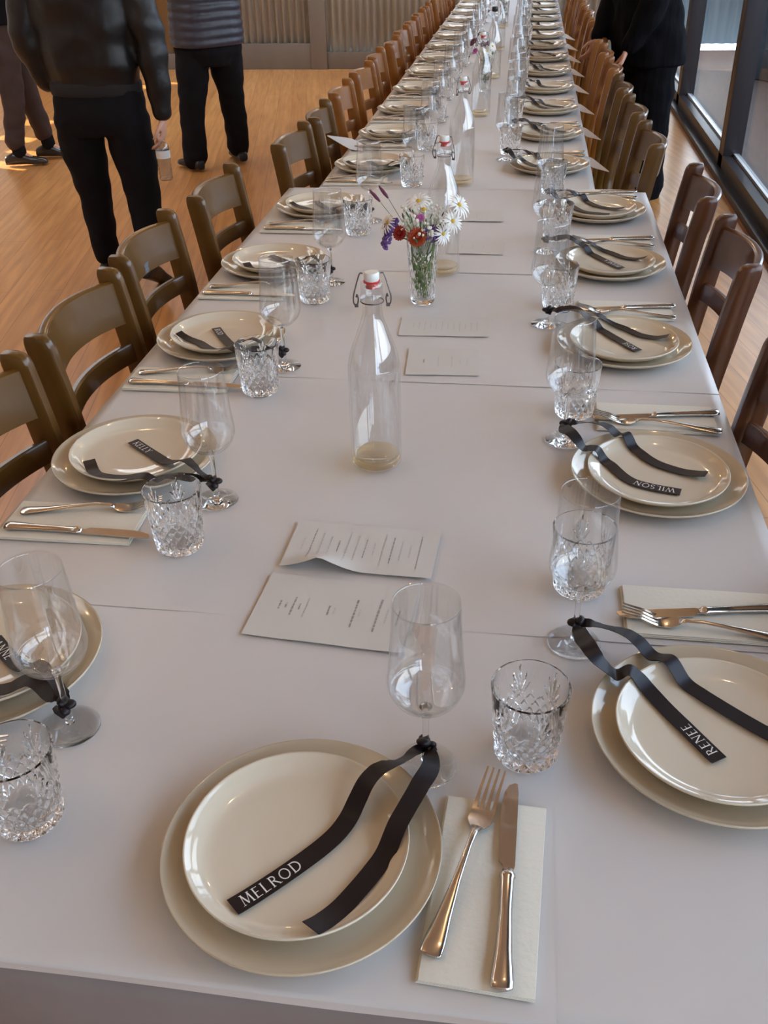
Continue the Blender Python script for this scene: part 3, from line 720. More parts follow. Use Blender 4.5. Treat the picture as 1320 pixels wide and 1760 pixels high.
# pointed tips of folded paper hanging past the table edge
def tip(x, y, z, dx, dy, dz, w_, label):
    bm = bmesh.new(); n = 8; rows = []
    for i in range(n+1):
        t = i/n; c = Vector((x+dx*t, y+dy*t, z+dz*t)); hw = w_*(1-t)+.0015
        g_ = hw*.55*min(1, 2.5*t); rows.append([c+Vector((0, hw, g_+.0006)), c+Vector((0, -hw, -g_+.0006)), c+Vector((0, -hw, -g_-.0006)), c+Vector((0, hw, g_-.0006))])
    loft(bm, rows); o = link('paper_tip', finish(bm, 'paper_tip', M['paper_cover'], True, 40)); props(o, label, 'paper corner', 'pointed paper corners sticking out past the table edge')
for k in range(8):
    yy = 3.72+.548*k
    tip(FX1-.02, yy+.02, TZ+.004, .095, -.085, -.03, .032, 'pointed white paper corner past the window-side table edge beside the %s place' % ORD[5+k])
tip(FX0+.06, 3.86, TZ+.004, -.14, -.02, .05, .04, 'white paper corner curling up at the open-floor edge of the far table')
# ------------------------------------------------------------------ menus
def menu(x, y, rz, w_, h_, label, lines, curl=None, z=.002, bold=()):
    """card w_ along local x, h_ along local y; the text lines run along local y"""
    root = empty('menu_card', (x, y, top_z(x, y)+z), rz); props(root, label, 'menu', 'printed menu cards lying down the middle of the table')
    bm = bmesh.new(); nx, ny = 24, 16; top = []
    def zz(u, v):
        e = .0006+.0012*math.sin(u*30+v*20)**2*.5
        if curl: 
            cu, cv, r, a = curl; d = math.hypot((u-cu)/r, (v-cv)/(r*.8))
            if d < 1: e += a*(1-d)**1.5
        return e
    for lay, dz in ((0, .0006), (1, 0)):
        top.append([[bm.verts.new((-w_/2+w_*i/nx, -h_/2+h_*j/ny, zz(-w_/2+w_*i/nx, -h_/2+h_*j/ny)+dz)) for i in range(nx+1)] for j in range(ny+1)])
    for lay, g in enumerate(top):
        for j in range(ny):
            for i in range(nx):
                q = (g[j][i], g[j][i+1], g[j+1][i+1], g[j+1][i]); bm.faces.new(q if lay == 0 else q[::-1])
    def edge(lst0, lst1):
        for k in range(len(lst0)-1): bm.faces.new((lst0[k], lst1[k], lst1[k+1], lst0[k+1]))
    edge(top[0][0], top[1][0]); edge(top[1][-1], top[0][-1]); edge([r[-1] for r in top[0]], [r[-1] for r in top[1]]); edge([r[0] for r in top[1]], [r[0] for r in top[0]])
    link('card', finish(bm, 'menu_sheet', M['menu'], True, 50), root)
    rnd = random.Random(int(x*1000)+int(y*77))
    for kind, mt in (('b', M['ink']), ('p', M['pale_ink'])):
        bm = bmesh.new(); any_ = False
        for u, ln, k_, th in lines:
            if k_ != kind: continue
            any_ = True; v = -ln/2
            while v < ln/2-.001:
                wl = rnd.uniform(.0035, .009); a, b = v, min(v+wl, ln/2)
                # small glyph-like strokes
                s = a
                while s < b-.0006:
                    up = rnd.uniform(.55, 1)*th/2
                    pts = [(u-up, s), (u+up*.9, s), (u+up*.9, s+.00085), (u-up, s+.00085)]
                    bm.faces.new([bm.verts.new((p, q, zz(p, q)+.0009)) for p, q in pts]); s += .00135
                v = b+.0016
        if any_: link('printing', finish(bm, 'printing', mt, False), root)
        else: bm.free()
menu(-.222, .998, math.radians(-4), .215, .138, 'menu card with five blocks of print, nearest the viewer',
     [(-.075, .018, 'b', .0032), (-.066, .012, 'b', .0030), (-.056, .040, 'b', .0034), (-.047, .013, 'b', .0030), (-.038, .042, 'p', .0030), (-.006, .022, 'b', .0034), (.002, .014, 'p', .0030), (.030, .060, 'b', .0036), (.037, .014, 'p', .003), (.062, .070, 'b', .0038), (.074, .030, 'p', .003), (.090, .034, 'b', .0032)], z=.0004)
menu(-.205, 1.147, math.radians(-2), .222, .120, 'crowded menu card with a lifted corner, just in front of the nearest bottle',
     [(-.09+.0135*i, (.03+.018*((i*7) % 4)), 'b' if i % 3 == 1 else 'p', .0024) for i in range(14)], curl=(-.052, -.060, .060, .022), z=.0018)
menu(-.142, 1.840, math.radians(3), .150, .135, 'small menu card with few lines of print, between the nearest bottle and the near vase', [(-.04, .018, 'b', .003), (-.01, .05, 'p', .003), (.018, .055, 'p', .003), (.035, .02, 'p', .0025), (.05, .03, 'p', .0025)], z=.0004)
menu(-.155, 2.035, math.radians(2), .200, .115, 'pale menu card lying just in front of the near vase', [(-.07+.013*i, .03+.012*(i % 3), 'p', .003) for i in range(12)], z=.0004)
menu(-.115, 2.62, math.radians(-1), .150, .120, 'pale menu card to the right of and beyond the near vase', [(-.04, .03, 'p', .003), (-.01, .04, 'p', .003), (.02, .03, 'p', .003)], z=.0004)
menu(-.130, 2.93, math.radians(2), .160, .115, 'pale menu card just before the end of the near table', [(-.04, .03, 'p', .003), (.0, .03, 'p', .003)], z=.0004)

# ------------------------------------------------------------------ bottles
def bottle_meshes():
    out = spline_prof([(.030, 0.0), (.0395, .004), (.0425, .012), (.0425, .05), (.0425, .168), (.0412, .188), (.0360, .212), (.0265, .238), (.0192, .258), (.0160, .272), (.0155, .292)], 6)
    neck = [(.0185, .294), (.0190, .298), (.0175, .302), (.0165, .306), (.0172, .312), (.0170, .320), (.0150, .3215)]
    inn = [(.0110, .320), (.0112, .272), (.0150, .256), (.0230, .236), (.0325, .210), (.0385, .185), (.0398, .165), (.0398, .022), (.030, .017), (0, .0165)]
    bm = bmesh.new(); lathe(bm, [(0, .003)]+[(r, z) for r, z in out]+neck+inn, 64); bmesh.ops.recalc_face_normals(bm, faces=bm.faces[:])
    body = finish(bm, 'bottle_body', M['bottle'], True)
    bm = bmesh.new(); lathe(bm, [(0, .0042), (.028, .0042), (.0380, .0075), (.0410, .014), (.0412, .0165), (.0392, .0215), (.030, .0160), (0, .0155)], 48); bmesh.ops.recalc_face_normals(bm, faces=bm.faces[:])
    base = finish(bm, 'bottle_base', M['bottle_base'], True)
    bm = bmesh.new(); lathe(bm, [(0, .322), (.0105, .3225), (.0118, .325), (.0120, .334), (.0105, .3365), (0, .337)], 32); bmesh.ops.recalc_face_normals(bm, faces=bm.faces[:])
    stop = finish(bm, 'bottle_stopper', M['ceramic'], True, 50)
    bm = bmesh.new(); lathe(bm, [(0, .312), (.0100, .312), (.0080, .3190), (.0125, .3205), (.0128, .3228), (.0110, .3232), (0, .3232)], 32); bmesh.ops.recalc_face_normals(bm, faces=bm.faces[:])
    gas = finish(bm, 'bottle_gasket', M['rubber_red'], True, 50)
    bm = bmesh.new()
    for s in (-1, 1):
        tube(bm, catmull([(s*.0135, 0, .334), (s*.0185, 0, .3335), (s*.0245, -.002, .316), (s*.0290, -.004, .299), (s*.0280, -.003, .287), (s*.0235, 0, .283)], 6), .0011, 8)
        tube(bm, catmull([(s*.0235, 0, .283), (s*.0215, -.003, .294), (s*.0230, -.002, .302), (s*.0245, 0, .297)], 5), .0011, 8)
        box(bm, (s*.0245, -.001, .284), (.006, .004, .005), bevel=.001)
    n = 32; tube(bm, [(.0178*math.cos(2*PI*k/n), .0178*math.sin(2*PI*k/n), .2905) for k in range(n+1)], .0010, 6, False)
    wire = finish(bm, 'bottle_bail', M['wire'], True, 60)
    bm = bmesh.new(); lathe(bm, [(0, .318), (.0125, .319), (.0155, .322), (.0158, .340), (.014, .3425), (0, .343)], 24); bmesh.ops.recalc_face_normals(bm, faces=bm.faces[:])
    blk = finish(bm, 'bottle_cap', M['black_plastic'], True, 50)
    return body, base, stop, gas, wire, blk
mb = bottle_meshes()
blist = [(-.220, 1.405, 'on the near table behind the menus, nearest the viewer', 10, 1), (-.190, 2.405, 'just behind the near flower vase', -20, 1), (-.205, 3.33, 'third from the near end, beyond the near vase', 40, 1),
         (-.20, 4.55, 'fourth from the near end, in front of the second flower vase', 5, 1), (-.19, 5.62, 'with a black cap, just beyond the second flower vase', 0, 0), (-.20, 6.75, 'sixth from the near end of the table', 30, 1), (-.21, 8.0, 'just in front of the farthest flower vase', -15, 1)]
for x, y, wtxt, rot, sw in blist:
    b = empty('water_bottle', (x, y, top_z(x, y)+.0006), math.radians(rot)); props(b, 'clear glass swing-top bottle '+wtxt if sw else 'clear glass bottle '+wtxt, 'bottle', 'glass bottles down the middle of the table')
    link('body', mb[0], b); link('base', mb[1], b)['label'] = 'thick glass base, its amber tint standing in for refraction'
    if sw:
        link('stopper', mb[2], b); link('gasket', mb[3], b); link('wire_bail', mb[4], b)
    else: link('cap', mb[5], b)

# ------------------------------------------------------------------ vases and flowers
def vase_mesh(): return tumbler_mesh('vase', .152, .0285, .0385, nth=180, nz=80, fans=6, material=M['vase'], base=.012, cut_top=.56, depth=.0012)
M['vase'] = pure_glass('vase_crystal', 1.35)
me_vase = vase_mesh()
def daisy_meshes(R_=.034, n=20, m1='petal_white', m2='yellow', rc=.0055, drp=.25, wid=.0023):
    bm = bmesh.new()
    for k in range(n):
        a = 2*PI*k/n+random.uniform(-.08, .08); L = R_*random.uniform(.82, 1.0); rows = []
        for i in range(6):
            t = i/5; r = .004+(L-.004)*t; wv = wid*math.sin(PI*(.12+.80*t))*1.0; z = .004*math.sin(t*PI)-drp*r*t*.5
            c = Vector((r*math.cos(a), r*math.sin(a), z+.0012*(k % 3))); s = Vector((-math.sin(a), math.cos(a), 0))
            rows.append([c-s*wv, c+s*wv, c+s*wv*.9-Vector((0, 0, .0004)), c-s*wv*.9-Vector((0, 0, .0004))])
        loft(bm, rows)
    pet = finish(bm, 'petals', M[m1], True, 60)
    bm = bmesh.new(); ellipsoid(bm, (0, 0, .002), (rc, rc, rc*.6), None, 14, 8)
    return pet, finish(bm, 'flower_centre', M[m2], True)
def straw_meshes(R_, mt, mc):
    bm = bmesh.new()
    for lay in range(5):
        n = 16-2*lay; rr = R_*(1-.15*lay)
        for k in range(n):
            a = 2*PI*(k+.5*(lay % 2))/n; rows = []; tilt = .15+.26*lay
            for i in range(5):
                t = i/4; r = rr*t*math.cos(tilt*t*1.1)+.001; z = rr*t*math.sin(tilt)*1.0+.0008*lay; wv = rr*.26*math.sin(PI*(.15+.72*t))
                c = Vector((r*math.cos(a), r*math.sin(a), z)); s = Vector((-math.sin(a), math.cos(a), 0))
                rows.append([c-s*wv, c+s*wv, c+s*wv-Vector((0, 0, .0004)), c-s*wv-Vector((0, 0, .0004))])
            loft(bm, rows)
    pet = finish(bm, 'petals', M[mt], True, 60)
    bm = bmesh.new(); ellipsoid(bm, (0, 0, R_*.25), (R_*.34, R_*.34, R_*.25), None, 12, 8)
    return pet, finish(bm, 'flower_centre', M[mc], True)
def cluster_mesh(R_, mt, n=40, s=.0035, seed=1, flat=.6):
    r = random.Random(seed); bm = bmesh.new()
    for k in range(n):
        a, b = r.uniform(0, 2*PI), math.acos(r.uniform(-.2, 1)); q = R_*r.uniform(.7, 1)
        c = (q*math.sin(b)*math.cos(a), q*math.sin(b)*math.sin(a), q*math.cos(b)*flat)
        ellipsoid(bm, c, (s*r.uniform(.7, 1.2),)*3, None, 6, 4)
    return finish(bm, 'blossoms', M[mt], True)
def spike_mesh(L, mt, rr=.0035):
    bm = bmesh.new()
    for k in range(14):
        t = k/13
        for q in range(5): ellipsoid(bm, (rr*.8*math.cos(q*1.25+k)*math.sin(PI*(.1+.85*t)), rr*.8*math.sin(q*1.25+k)*math.sin(PI*(.1+.85*t)), L*t), (.0016, .0016, .0028), None, 5, 4)
    return finish(bm, 'flower_spike', M[mt], True)
def aim(d): return Vector(d).normalized().to_track_quat('Z', 'Y').to_euler()
def flower(name, label, vx, vy, vz, head, foot, parts, facing, cat='flower', stem_mat='stem', group=None, sr=.0012, sc=1):
    """head and foot are offsets from the vase base centre"""
    root = empty(name, (vx, vy, vz)); props(root, label, cat, group)
    h = Vector(head); f = Vector(foot); mid = f.lerp(h, .55); mid.x *= .55; mid.y *= .55; 
    rimz = .152
    bm = bmesh.new(); rr = catmull([f, mid, h-Vector(facing).normalized()*.004], 8)
    for p in rr:
        if p.z < rimz+.004:
            lim = .0285+(.010)*(p.z/rimz)-.010; r = math.hypot(p.x, p.y)
            if r > lim: p.x *= lim/r; p.y *= lim/r
    tube(bm, rr, sr, 6); link('stem', finish(bm, 'flower_stem', M[stem_mat], True), root)
    for nm, me in parts:
        o = link(nm, me, root, h); o.rotation_euler = aim(facing); o.scale = (sc, sc, sc)
    return root
def leaf_stuff(name, label, vx, vy, vz, n, seed, zr, R_, mt, shape='leaf', cat='greenery'):
    r = random.Random(seed); bm = bmesh.new()
    for k in range(n):
        a = r.uniform(0, 2*PI); z = r.uniform(*zr); q = R_(z)*math.sqrt(r.random())
        c = Vector((q*math.cos(a), q*math.sin(a), z))
        if shape == 'leaf':
            d = Vector((math.cos(a)*.5+r.uniform(-.4, .4), math.sin(a)*.5+r.uniform(-.4, .4), 1)).normalized(); s = d.orthogonal().normalized(); L = r.uniform(.010, .024)
            rows = []
            for i in range(4):
                t = i/3; wv = .0024*math.sin(PI*(.1+.85*t)); p = c+d*L*t
                rows.append([p-s*wv, p+s*wv, p+s*wv+s.cross(d)*.0005, p-s*wv+s.cross(d)*.0005])
            loft(bm, rows)
        else:
            ellipsoid(bm, c, (r.uniform(.0025, .0055),)*3, None, 6, 4)
            d = Vector((c.x*.3, c.y*.3, .12)); tube(bm, [d, c], .0005, 4)
    o = link(name, finish(bm, name, M[mt], True), None, (vx, vy, vz)); props(o, label, cat, None, 'stuff'); return o
dz_p, dz_c = daisy_meshes(); st1 = straw_meshes(.0165, 'petal_red', 'petal_red'); st2 = straw_meshes(.021, 'petal_rust', 'petal_red')
cl1 = cluster_mesh(.022, 'petal_purple', 90, .0036, 3); cl2 = cluster_mesh(.018, 'petal_purple', 60, .0036, 5); cl3 = cluster_mesh(.021, 'petal_purple', 60, .0040, 6)
pk = straw_meshes(.010, 'petal_pink', 'petal_pink'); sp = spike_mesh(.030, 'petal_maroon')
mrn = cluster_mesh(.022, 'petal_maroon', 60, .004, 8, .5)
def bouquet(vx, vy, where, rot=0, full=True):
    vz = top_z(vx, vy)+.0006
    v = link('flower_vase', me_vase, None, (vx, vy, vz)); props(v, 'cut glass vase of mixed garden flowers, '+{'nearest the viewer': where, 'in the second vase': 'between the fourth and fifth bottles'}.get(where, 'farthest, near the top of the photo'), 'vase', 'flower vases down the middle of the table')
    fz = vz+.0010
    F = lambda *a, **k: flower(*a, **k)
    B = .014
    g = 'flowers in the vase '+where
    if full:
        D = [((.082, -.010, .232), (.5, -.45, .55), 'white daisy at the right of the near vase, highest and largest', 1.0), ((.070, -.035, .203), (.45, -.75, .35), 'white daisy drooping just below the largest one, near vase', .9), ((-.012, .012, .233), (-.1, -.5, .9), 'pale daisy at the top centre of the near vase', 1.0),
             ((-.080, -.012, .190), (-.7, -.4, .5), 'white daisy at the far left of the near vase', .95), ((.048, -.028, .172), (.6, -.6, .2), 'white daisy low on the right of the near vase', .85)]
        for i, (h, fc, lb, s_) in enumerate(D):
            a = i*1.3; flower('daisy', lb, vx, vy, vz, h, (B*math.cos(a), B*math.sin(a), .014), [('petals', dz_p), ('centre', dz_c)], fc, group=g, sc=s_)
        flower('strawflower', 'dark red strawflower, the smaller left one of the pair in the near vase', vx, vy, vz, (-.050, -.030, .172), (.008, 0, .014), [('petals', st1[0]), ('centre', st1[1])], (-.35, -.85, .35), group=g, sr=.0016)
        flower('strawflower', 'rust red strawflower, the larger right one of the pair in the near vase', vx, vy, vz, (-.010, -.038, .166), (-.006, .006, .014), [('petals', st2[0]), ('centre', st2[1])], (.05, -.9, .40), group=g, sr=.0018)
        flower('statice', 'purple statice cluster left of the red strawflowers, upper one', vx, vy, vz, (-.072, -.010, .180), (0, -.01, .014), [('blossoms', cl1)], (-.5, -.4, .7), group=g)
        flower('statice', 'purple statice cluster lowest at the left of the near vase', vx, vy, vz, (-.080, -.024, .150), (.004, .012, .014), [('blossoms', cl2)], (-.8, -.4, .4), group=g)
        flower('statice', 'purple statice right of the rust red strawflower', vx, vy, vz, (.024, -.022, .170), (.004, -.012, .014), [('blossoms', cl3)], (.3, -.5, .7), group=g)
        flower('pink_flower', 'small pink flower above the strawflowers in the near vase', vx, vy, vz, (-.004, -.022, .205), (-.012, .004, .014), [('petals', pk[0]), ('centre', pk[1])], (-.1, -.6, .7), group=g)
        flower('button_flower', 'tiny yellow-orange button flower above the pink flower', vx, vy, vz, (.004, -.016, .222), (-.002, .004, .014), [('centre', dz_c)], (0, -.4, .9), group=g)
        flower('flower_spike', 'dark purple flower spike leaning furthest left from the near vase', vx, vy, vz, (-.100, .0, .236), (.010, .004, .014), [('blossoms', sp)], (-.55, 0, .6), group=g, sr=.0008)
        flower('flower_spike', 'dark purple flower spike right of the leftmost spike, near vase', vx, vy, vz, (-.082, .008, .242), (.006, -.006, .014), [('blossoms', sp)], (-.5, 0, .65), group=g, sr=.0008)
        leaf_stuff('filler_blossom', 'tiny cream filler blossom among the flowers of the near vase', vx, vy, vz, 110, 5, (.165, .225), lambda z: .055, 'cream_blossom', 'dot', 'filler flowers')
        leaf_stuff('foliage', 'small green leaves among the flowers and inside the near vase', vx, vy, vz, 110, 6, (.035, .185), lambda z: .020 if z < .15 else .045, 'stem')
        leaf_stuff('foliage', 'dark green leaves between the flower heads of the near vase', vx, vy, vz, 45, 7, (.130, .21), lambda z: .020 if z < .145 else .050, 'stem_dark')
    else:
        flower('statice', 'dark maroon flower head leaning left '+where, vx, vy, vz, (-.060, -.01, .225), (.008, 0, .014), [('blossoms', mrn)], (-.6, -.3, .7), group=g)
        flower('statice', 'dark maroon flower head at the top '+where, vx, vy, vz, (-.008, -.01, .215), (.008, 0.006, .014), [('blossoms', mrn)], (-.1, -.3, .9), group=g)
        flower('daisy', 'white daisy facing left '+where, vx, vy, vz, (.004, -.024, .185), (-.006, 0, .014), [('petals', dz_p), ('centre', dz_c)], (.1, -.8, .5), group=g, sc=.9)
        flower('daisy', 'white daisy facing right '+where, vx, vy, vz, (.030, -.010, .205), (-.006, .006, .014), [('petals', dz_p), ('centre', dz_c)], (.6, -.6, .5), group=g, sc=.9)
        flower('pink_flower', 'small pink flower low at the left '+where, vx, vy, vz, (-.052, -.02, .185), (0, .006, .014), [('petals', pk[0]), ('centre', pk[1])], (-.5, -.6, .5), group=g, sc=1.4)
        leaf_stuff('filler_blossom', 'tiny cream filler blossom '+where, vx, vy, vz, 50, 15, (.160, .21), lambda z: .035, 'cream_blossom', 'dot', 'filler flowers')
        leaf_stuff('foliage', 'green leaves and stems '+where, vx, vy, vz, 90, 16, (.03, .175), lambda z: .018 if z < .15 else .03, 'stem_dark')
bouquet(-.220, 2.190, 'nearest the viewer')
bouquet(-.212, 5.20, 'in the second vase', full=False)
bouquet(-.21, 8.35, 'in the farthest vase', full=False)

# ------------------------------------------------------------------ chairs
def chair_parts():
    """faces +y; back at -y; origin on the floor"""
    D = {}
    hx = .195
    path = [(-.262, .0), (-.222, .22), (-.200, .44), (-.212, .60), (-.232, .75), (-.252, .87)]
    def post(s):
        bm = bmesh.new(); P = catmull([(s*hx, y, z) for y, z in path], 5); rings = []
        n = len(P)
        for i, p in enumerate(P):
            t = i/(n-1); dpt = .018+.009*max(0, min(1, (t-.35)/.4)); hwid = .0135
            xs = s*(hx-.012*(1-max(0, t-.5)*2)) if t < .5 else s*hx
            ring = []
            for k in range(12):
                a = 2*PI*k/12; c, q = math.cos(a), math.sin(a); e = .38
                ring.append(Vector((xs+hwid*math.copysign(abs(c)**e, c), p.y+dpt*math.copysign(abs(q)**e, q), p.z)))
            rings.append(ring)
        # rounded top falling towards the front
        last = rings[-1]; py = P[-1].y
        for h, sc, sh in ((.010, .95, -.002), (.019, .80, -.005), (.023, .55, -.009)):
            rings.append([Vector((s*hx+(v.x-s*hx)*sc**.4, py+sh+(v.y-py)*sc, P[-1].z+h)) for v in last])
        loft(bm, rings); bmesh.ops.recalc_face_normals(bm, faces=bm.faces[:])
        return finish(bm, 'back_post', MATC, True, 50)
    def arc(y0, z0, z1, bow, th, lean, name, rise=0):
        bm = bmesh.new(); rings = []; n = 18
        for i in range(n+1):
            t = -1+2*i/n; x = t*(hx-.008); b = bow*(1-t*t); r_ = rise*(1-t*t)
            pts = []
            for (zz, dy) in ((z0, -th/2), (z0, th/2), (z1-.004, th/2), (z1, th/4), (z1, -th/4), (z1-.004, -th/2)):
                pts.append(Vector((x, y0-b+dy-lean*(zz-z0), zz+r_)))
            rings.append(pts)
        loft(bm, rings); bmesh.ops.recalc_face_normals(bm, faces=bm.faces[:]); return finish(bm, name, MATC, True, 40)
    D['back_post'] = [post(-1), post(1)]
    D['top_rail'] = [arc(-.236, .768, .866, .050, .020, .16, 'top_rail', .006)]
    D['back_slat'] = [arc(-.222, .678, .722, .045, .016, .12, 'back_slat')]
    bm = bmesh.new(); out = []
    for k in range(40):
        a = 2*PI*k/40; c, q = math.cos(a), math.sin(a); w_ = .205-.012*q*-1
        out.append((w_*math.copysign(abs(c)**.55, c), .01+.195*math.copysign(abs(q)**.6, q)))
    prism(bm, out, .438, .462); es = [e for e in bm.edges if abs(e.verts[0].co.z-e.verts[1].co.z) < 1e-6]
    bmesh.ops.bevel(bm, geom=es, offset=.006, segments=2, affect='EDGES')
    D['seat'] = [finish(bm, 'chair_seat', MATC, True, 40)]
    D['front_leg'] = []
    for s in (-1, 1):
        bm = bmesh.new(); tube(bm, [(s*.165, .165, .438), (s*.168, .170, .25), (s*.175, .180, 0)], [.019, .017, .013], 12); D['front_leg'].append(finish(bm, 'front_leg', MATC, True, 50))
    D['stretcher'] = []
    for s in (-1, 1):
        bm = bmesh.new(); tube(bm, [(s*.170, .172, .20), (s*.186, -.222, .22)], .010, 10); D['stretcher'].append(finish(bm, 'stretcher', MATC, True, 50))
    bm = bmesh.new(); tube(bm, [(-.172, .0, .21), (.172, .0, .21)], .010, 10); D['stretcher'].append(finish(bm, 'stretcher', MATC, True, 50))
    bm = bmesh.new(); box(bm, (0, .0, .425), (.36, .34, .03), bevel=.004); D['seat_frame'] = [finish(bm, 'seat_frame', MATC, True, 40)]
    return D
protos = {}
for key in ('wood_chair', 'wood_chair_light', 'wood_red'):
    MATC = M[key]; protos[key] = chair_parts()
def chair(x, y, rz, label, group, key='wood_chair'):
    c = empty('dining_chair', (x, y, 0), rz); props(c, label, 'chair', group)
    for nm, L in protos[key].items():
        for me in L: link(nm, me, c)
    return c
gl = 'bentwood dining chairs along the open-floor side'; gr = 'bentwood dining chairs along the window side'
Ls = [(-.640, 1.305, 0, 'partly cut off by the left edge of the photo'), (-.640, 1.785, 2, 'second from the left edge of the photo'), (-.665, 2.265, 3, 'with a faint blue mark on its top rail'), (-.640, 2.785, 1, 'at the last near-table place'), (-.556, 3.445, -1, 'first one at the narrower far table'), (-.545, 3.935, 5, 'turned slightly, beside the curled paper corner'),]
for i, (x, y, a, tx) in enumerate(Ls): 
    c = chair(x, y, -PI/2+math.radians(a), 'brown open-floor-side chair, '+tx, gl)
    if i == 2:
        bm = bmesh.new()
        for q in range(3):
            for s in (-1, 1):
                box(bm, (0, 0, 0), (.003, .0006, .026), Matrix.Rotation(s*.5, 3, 'Y'), 0)
                bmesh.ops.translate(bm, vec=(0.008*q+.055, -.2385, .822), verts=bm.verts[-8:])
        mk = link('blue_mark', finish(bm, 'blue_mark', mat('blue_mark', (.16, .22, .30), .6), False), c); mk['label'] = 'faint blue-grey mark on the rail'
for k in range(12):
    chair(-.545+random.uniform(-.012, .012), 4.46+.548*k, -PI/2+random.uniform(-.05, .05), 'orange-brown bentwood chair beside the %s open-floor place' % ORD[7+k] if 7+k < 18 else 'orange-brown open-floor-side chair farthest from the viewer', gl, 'wood_chair_light')
Rs = [(.235, .93, 0, 'nearest the viewer, cut off by the right edge of the photo'), (.235, 1.50, 2, 'cut off by the right edge beside the second window-side place'), (.250, 2.30, -2, 'large in view at the fourth window-side place'), (.245, 2.86, -3, 'at the last near-table place, by the window frame')]
for x, y, a, tx in Rs: chair(x, y, PI/2+math.radians(a), 'reddish brown window-side chair, '+tx, gr, 'wood_red')
for k in range(13):
    chair(.170-.006*min(k, 6)+random.uniform(-.012, .012), 3.50+.548*k, PI/2+random.uniform(-.06, .06), 'orange-brown bentwood chair at the %s window-side place' % ORD[5+k], gr, 'wood_chair_light' if k > 2 else 'wood_chair')
# ------------------------------------------------------------------ people
def ring_pts(c, ax, ay, n=20, e=.85):
    c = Vector(c); ax = Vector(ax); ay = Vector(ay); out = []
    for k in range(n):
        a = 2*PI*k/n; q, s = math.cos(a), math.sin(a)
        out.append(c+ax*math.copysign(abs(q)**e, q)+ay*math.copysign(abs(s)**e, s))
    return out
def limb(bm, pts, rad, n=14, sub=5):
    """tapering tube through the joints with rounded ends"""
    P = catmull(pts, sub); R_ = []
    m_ = len(pts)-1
    for i in range(len(P)):
        t = i/sub; k = min(int(t), m_-1); f = t-k; R_.append(rad[k]*(1-f)+rad[k+1]*f)
    t0 = (P[1]-P[0]).normalized(); t1 = (P[-1]-P[-2]).normalized()
    P = [P[0]-t0*R_[0]*.8, P[0]-t0*R_[0]*.5]+P+[P[-1]+t1*R_[-1]*.5, P[-1]+t1*R_[-1]*.8]
    R_ = [R_[0]*.45, R_[0]*.82]+R_+[R_[-1]*.82, R_[-1]*.45]
    tube(bm, P, R_, n)
def remeshed(bm, name, material, parent, voxel, smooth_it=4, post=None):
    bmesh.ops.recalc_face_normals(bm, faces=bm.faces[:])
    me = bpy.data.meshes.new(name+'_raw'); bm.to_mesh(me); bm.free()
    o = bpy.data.objects.new(name+'_raw', me); C.objects.link(o)
    r = o.modifiers.new('r', 'REMESH'); r.mode = 'VOXEL'; r.voxel_size = voxel
    s = o.modifiers.new('s', 'SMOOTH'); s.iterations = smooth_it; s.factor = .5
    dg = bpy.context.evaluated_depsgraph_get(); dg.update()
    me2 = bpy.data.meshes.new_from_object(o.evaluated_get(dg)); me2.name = name
    bpy.data.objects.remove(o); bpy.data.meshes.remove(me)
    me2.materials.clear(); me2.materials.append(material)
    me2.polygons.foreach_set('use_smooth', [True]*len(me2.polygons))
    if post:
        co = [v.co.copy() for v in me2.vertices]; no = [v.normal.copy() for v in me2.vertices]
        for i, v in enumerate(me2.vertices): v.co = co[i]+no[i]*post(co[i])
    return link(name, me2, parent)
def hand(bm, wrist, direction, palm_n, curl, side=1, s=1.0):
    """direction: wrist to fingertips; palm_n: out of the palm; side=+1 puts the thumb on cross(direction,palm_n)"""
    d = Vector(direction).normalized(); n = Vector(palm_n); n = (n-d*n.dot(d)).normalized(); t = d.cross(n)*side; w0 = Vector(wrist)
    rings = []
    for a, hw, ht in ((-.01, .024, .018), (.02, .030, .015), (.05, .038, .014), (.085, .040, .012), (.095, .036, .009)):
        rings.append(ring_pts(w0+d*a*s, t*hw*s, n*ht*s, 14, .8))
    loft(bm, rings)
    for i, (L, off, a0) in enumerate(((.070, .029, .085), (.078, .010, .092), (.073, -.009, .089), (.058, -.027, .080))):
        p = w0+d*a0*s*.95+t*off*s; pts = [p-d*.02*s]; dd = d.copy(); q = p.copy(); pts.append(q.copy())
        for seg, fr in enumerate((.45, .32, .23)):
            ang = curl*(.7+.25*seg)+.05*i; ax = t*side
            dd = (dd*math.cos(ang)+n*math.sin(ang)).normalized(); nn = n
            q = q+dd*L*fr*s; pts.append(q.copy())
        limb(bm, pts, [.0095*s, .0092*s, .0085*s, .0078*s, .0068*s], 8, 3)
    p = w0+d*.025*s+t*.026*s; td = (t*.75+d*.65+n*.25).normalized(); p2 = p+td*.035*s; p3 = p2+(td*.4+d*.7+n*.5*curl).normalized()*.030*s; p4 = p3+(d*.8+n*.8*curl-t*.2).normalized()*.022*s
    limb(bm, [p-td*.01, p2, p3, p4], [.014*s, .0115*s, .0100*s, .0080*s], 8, 3)
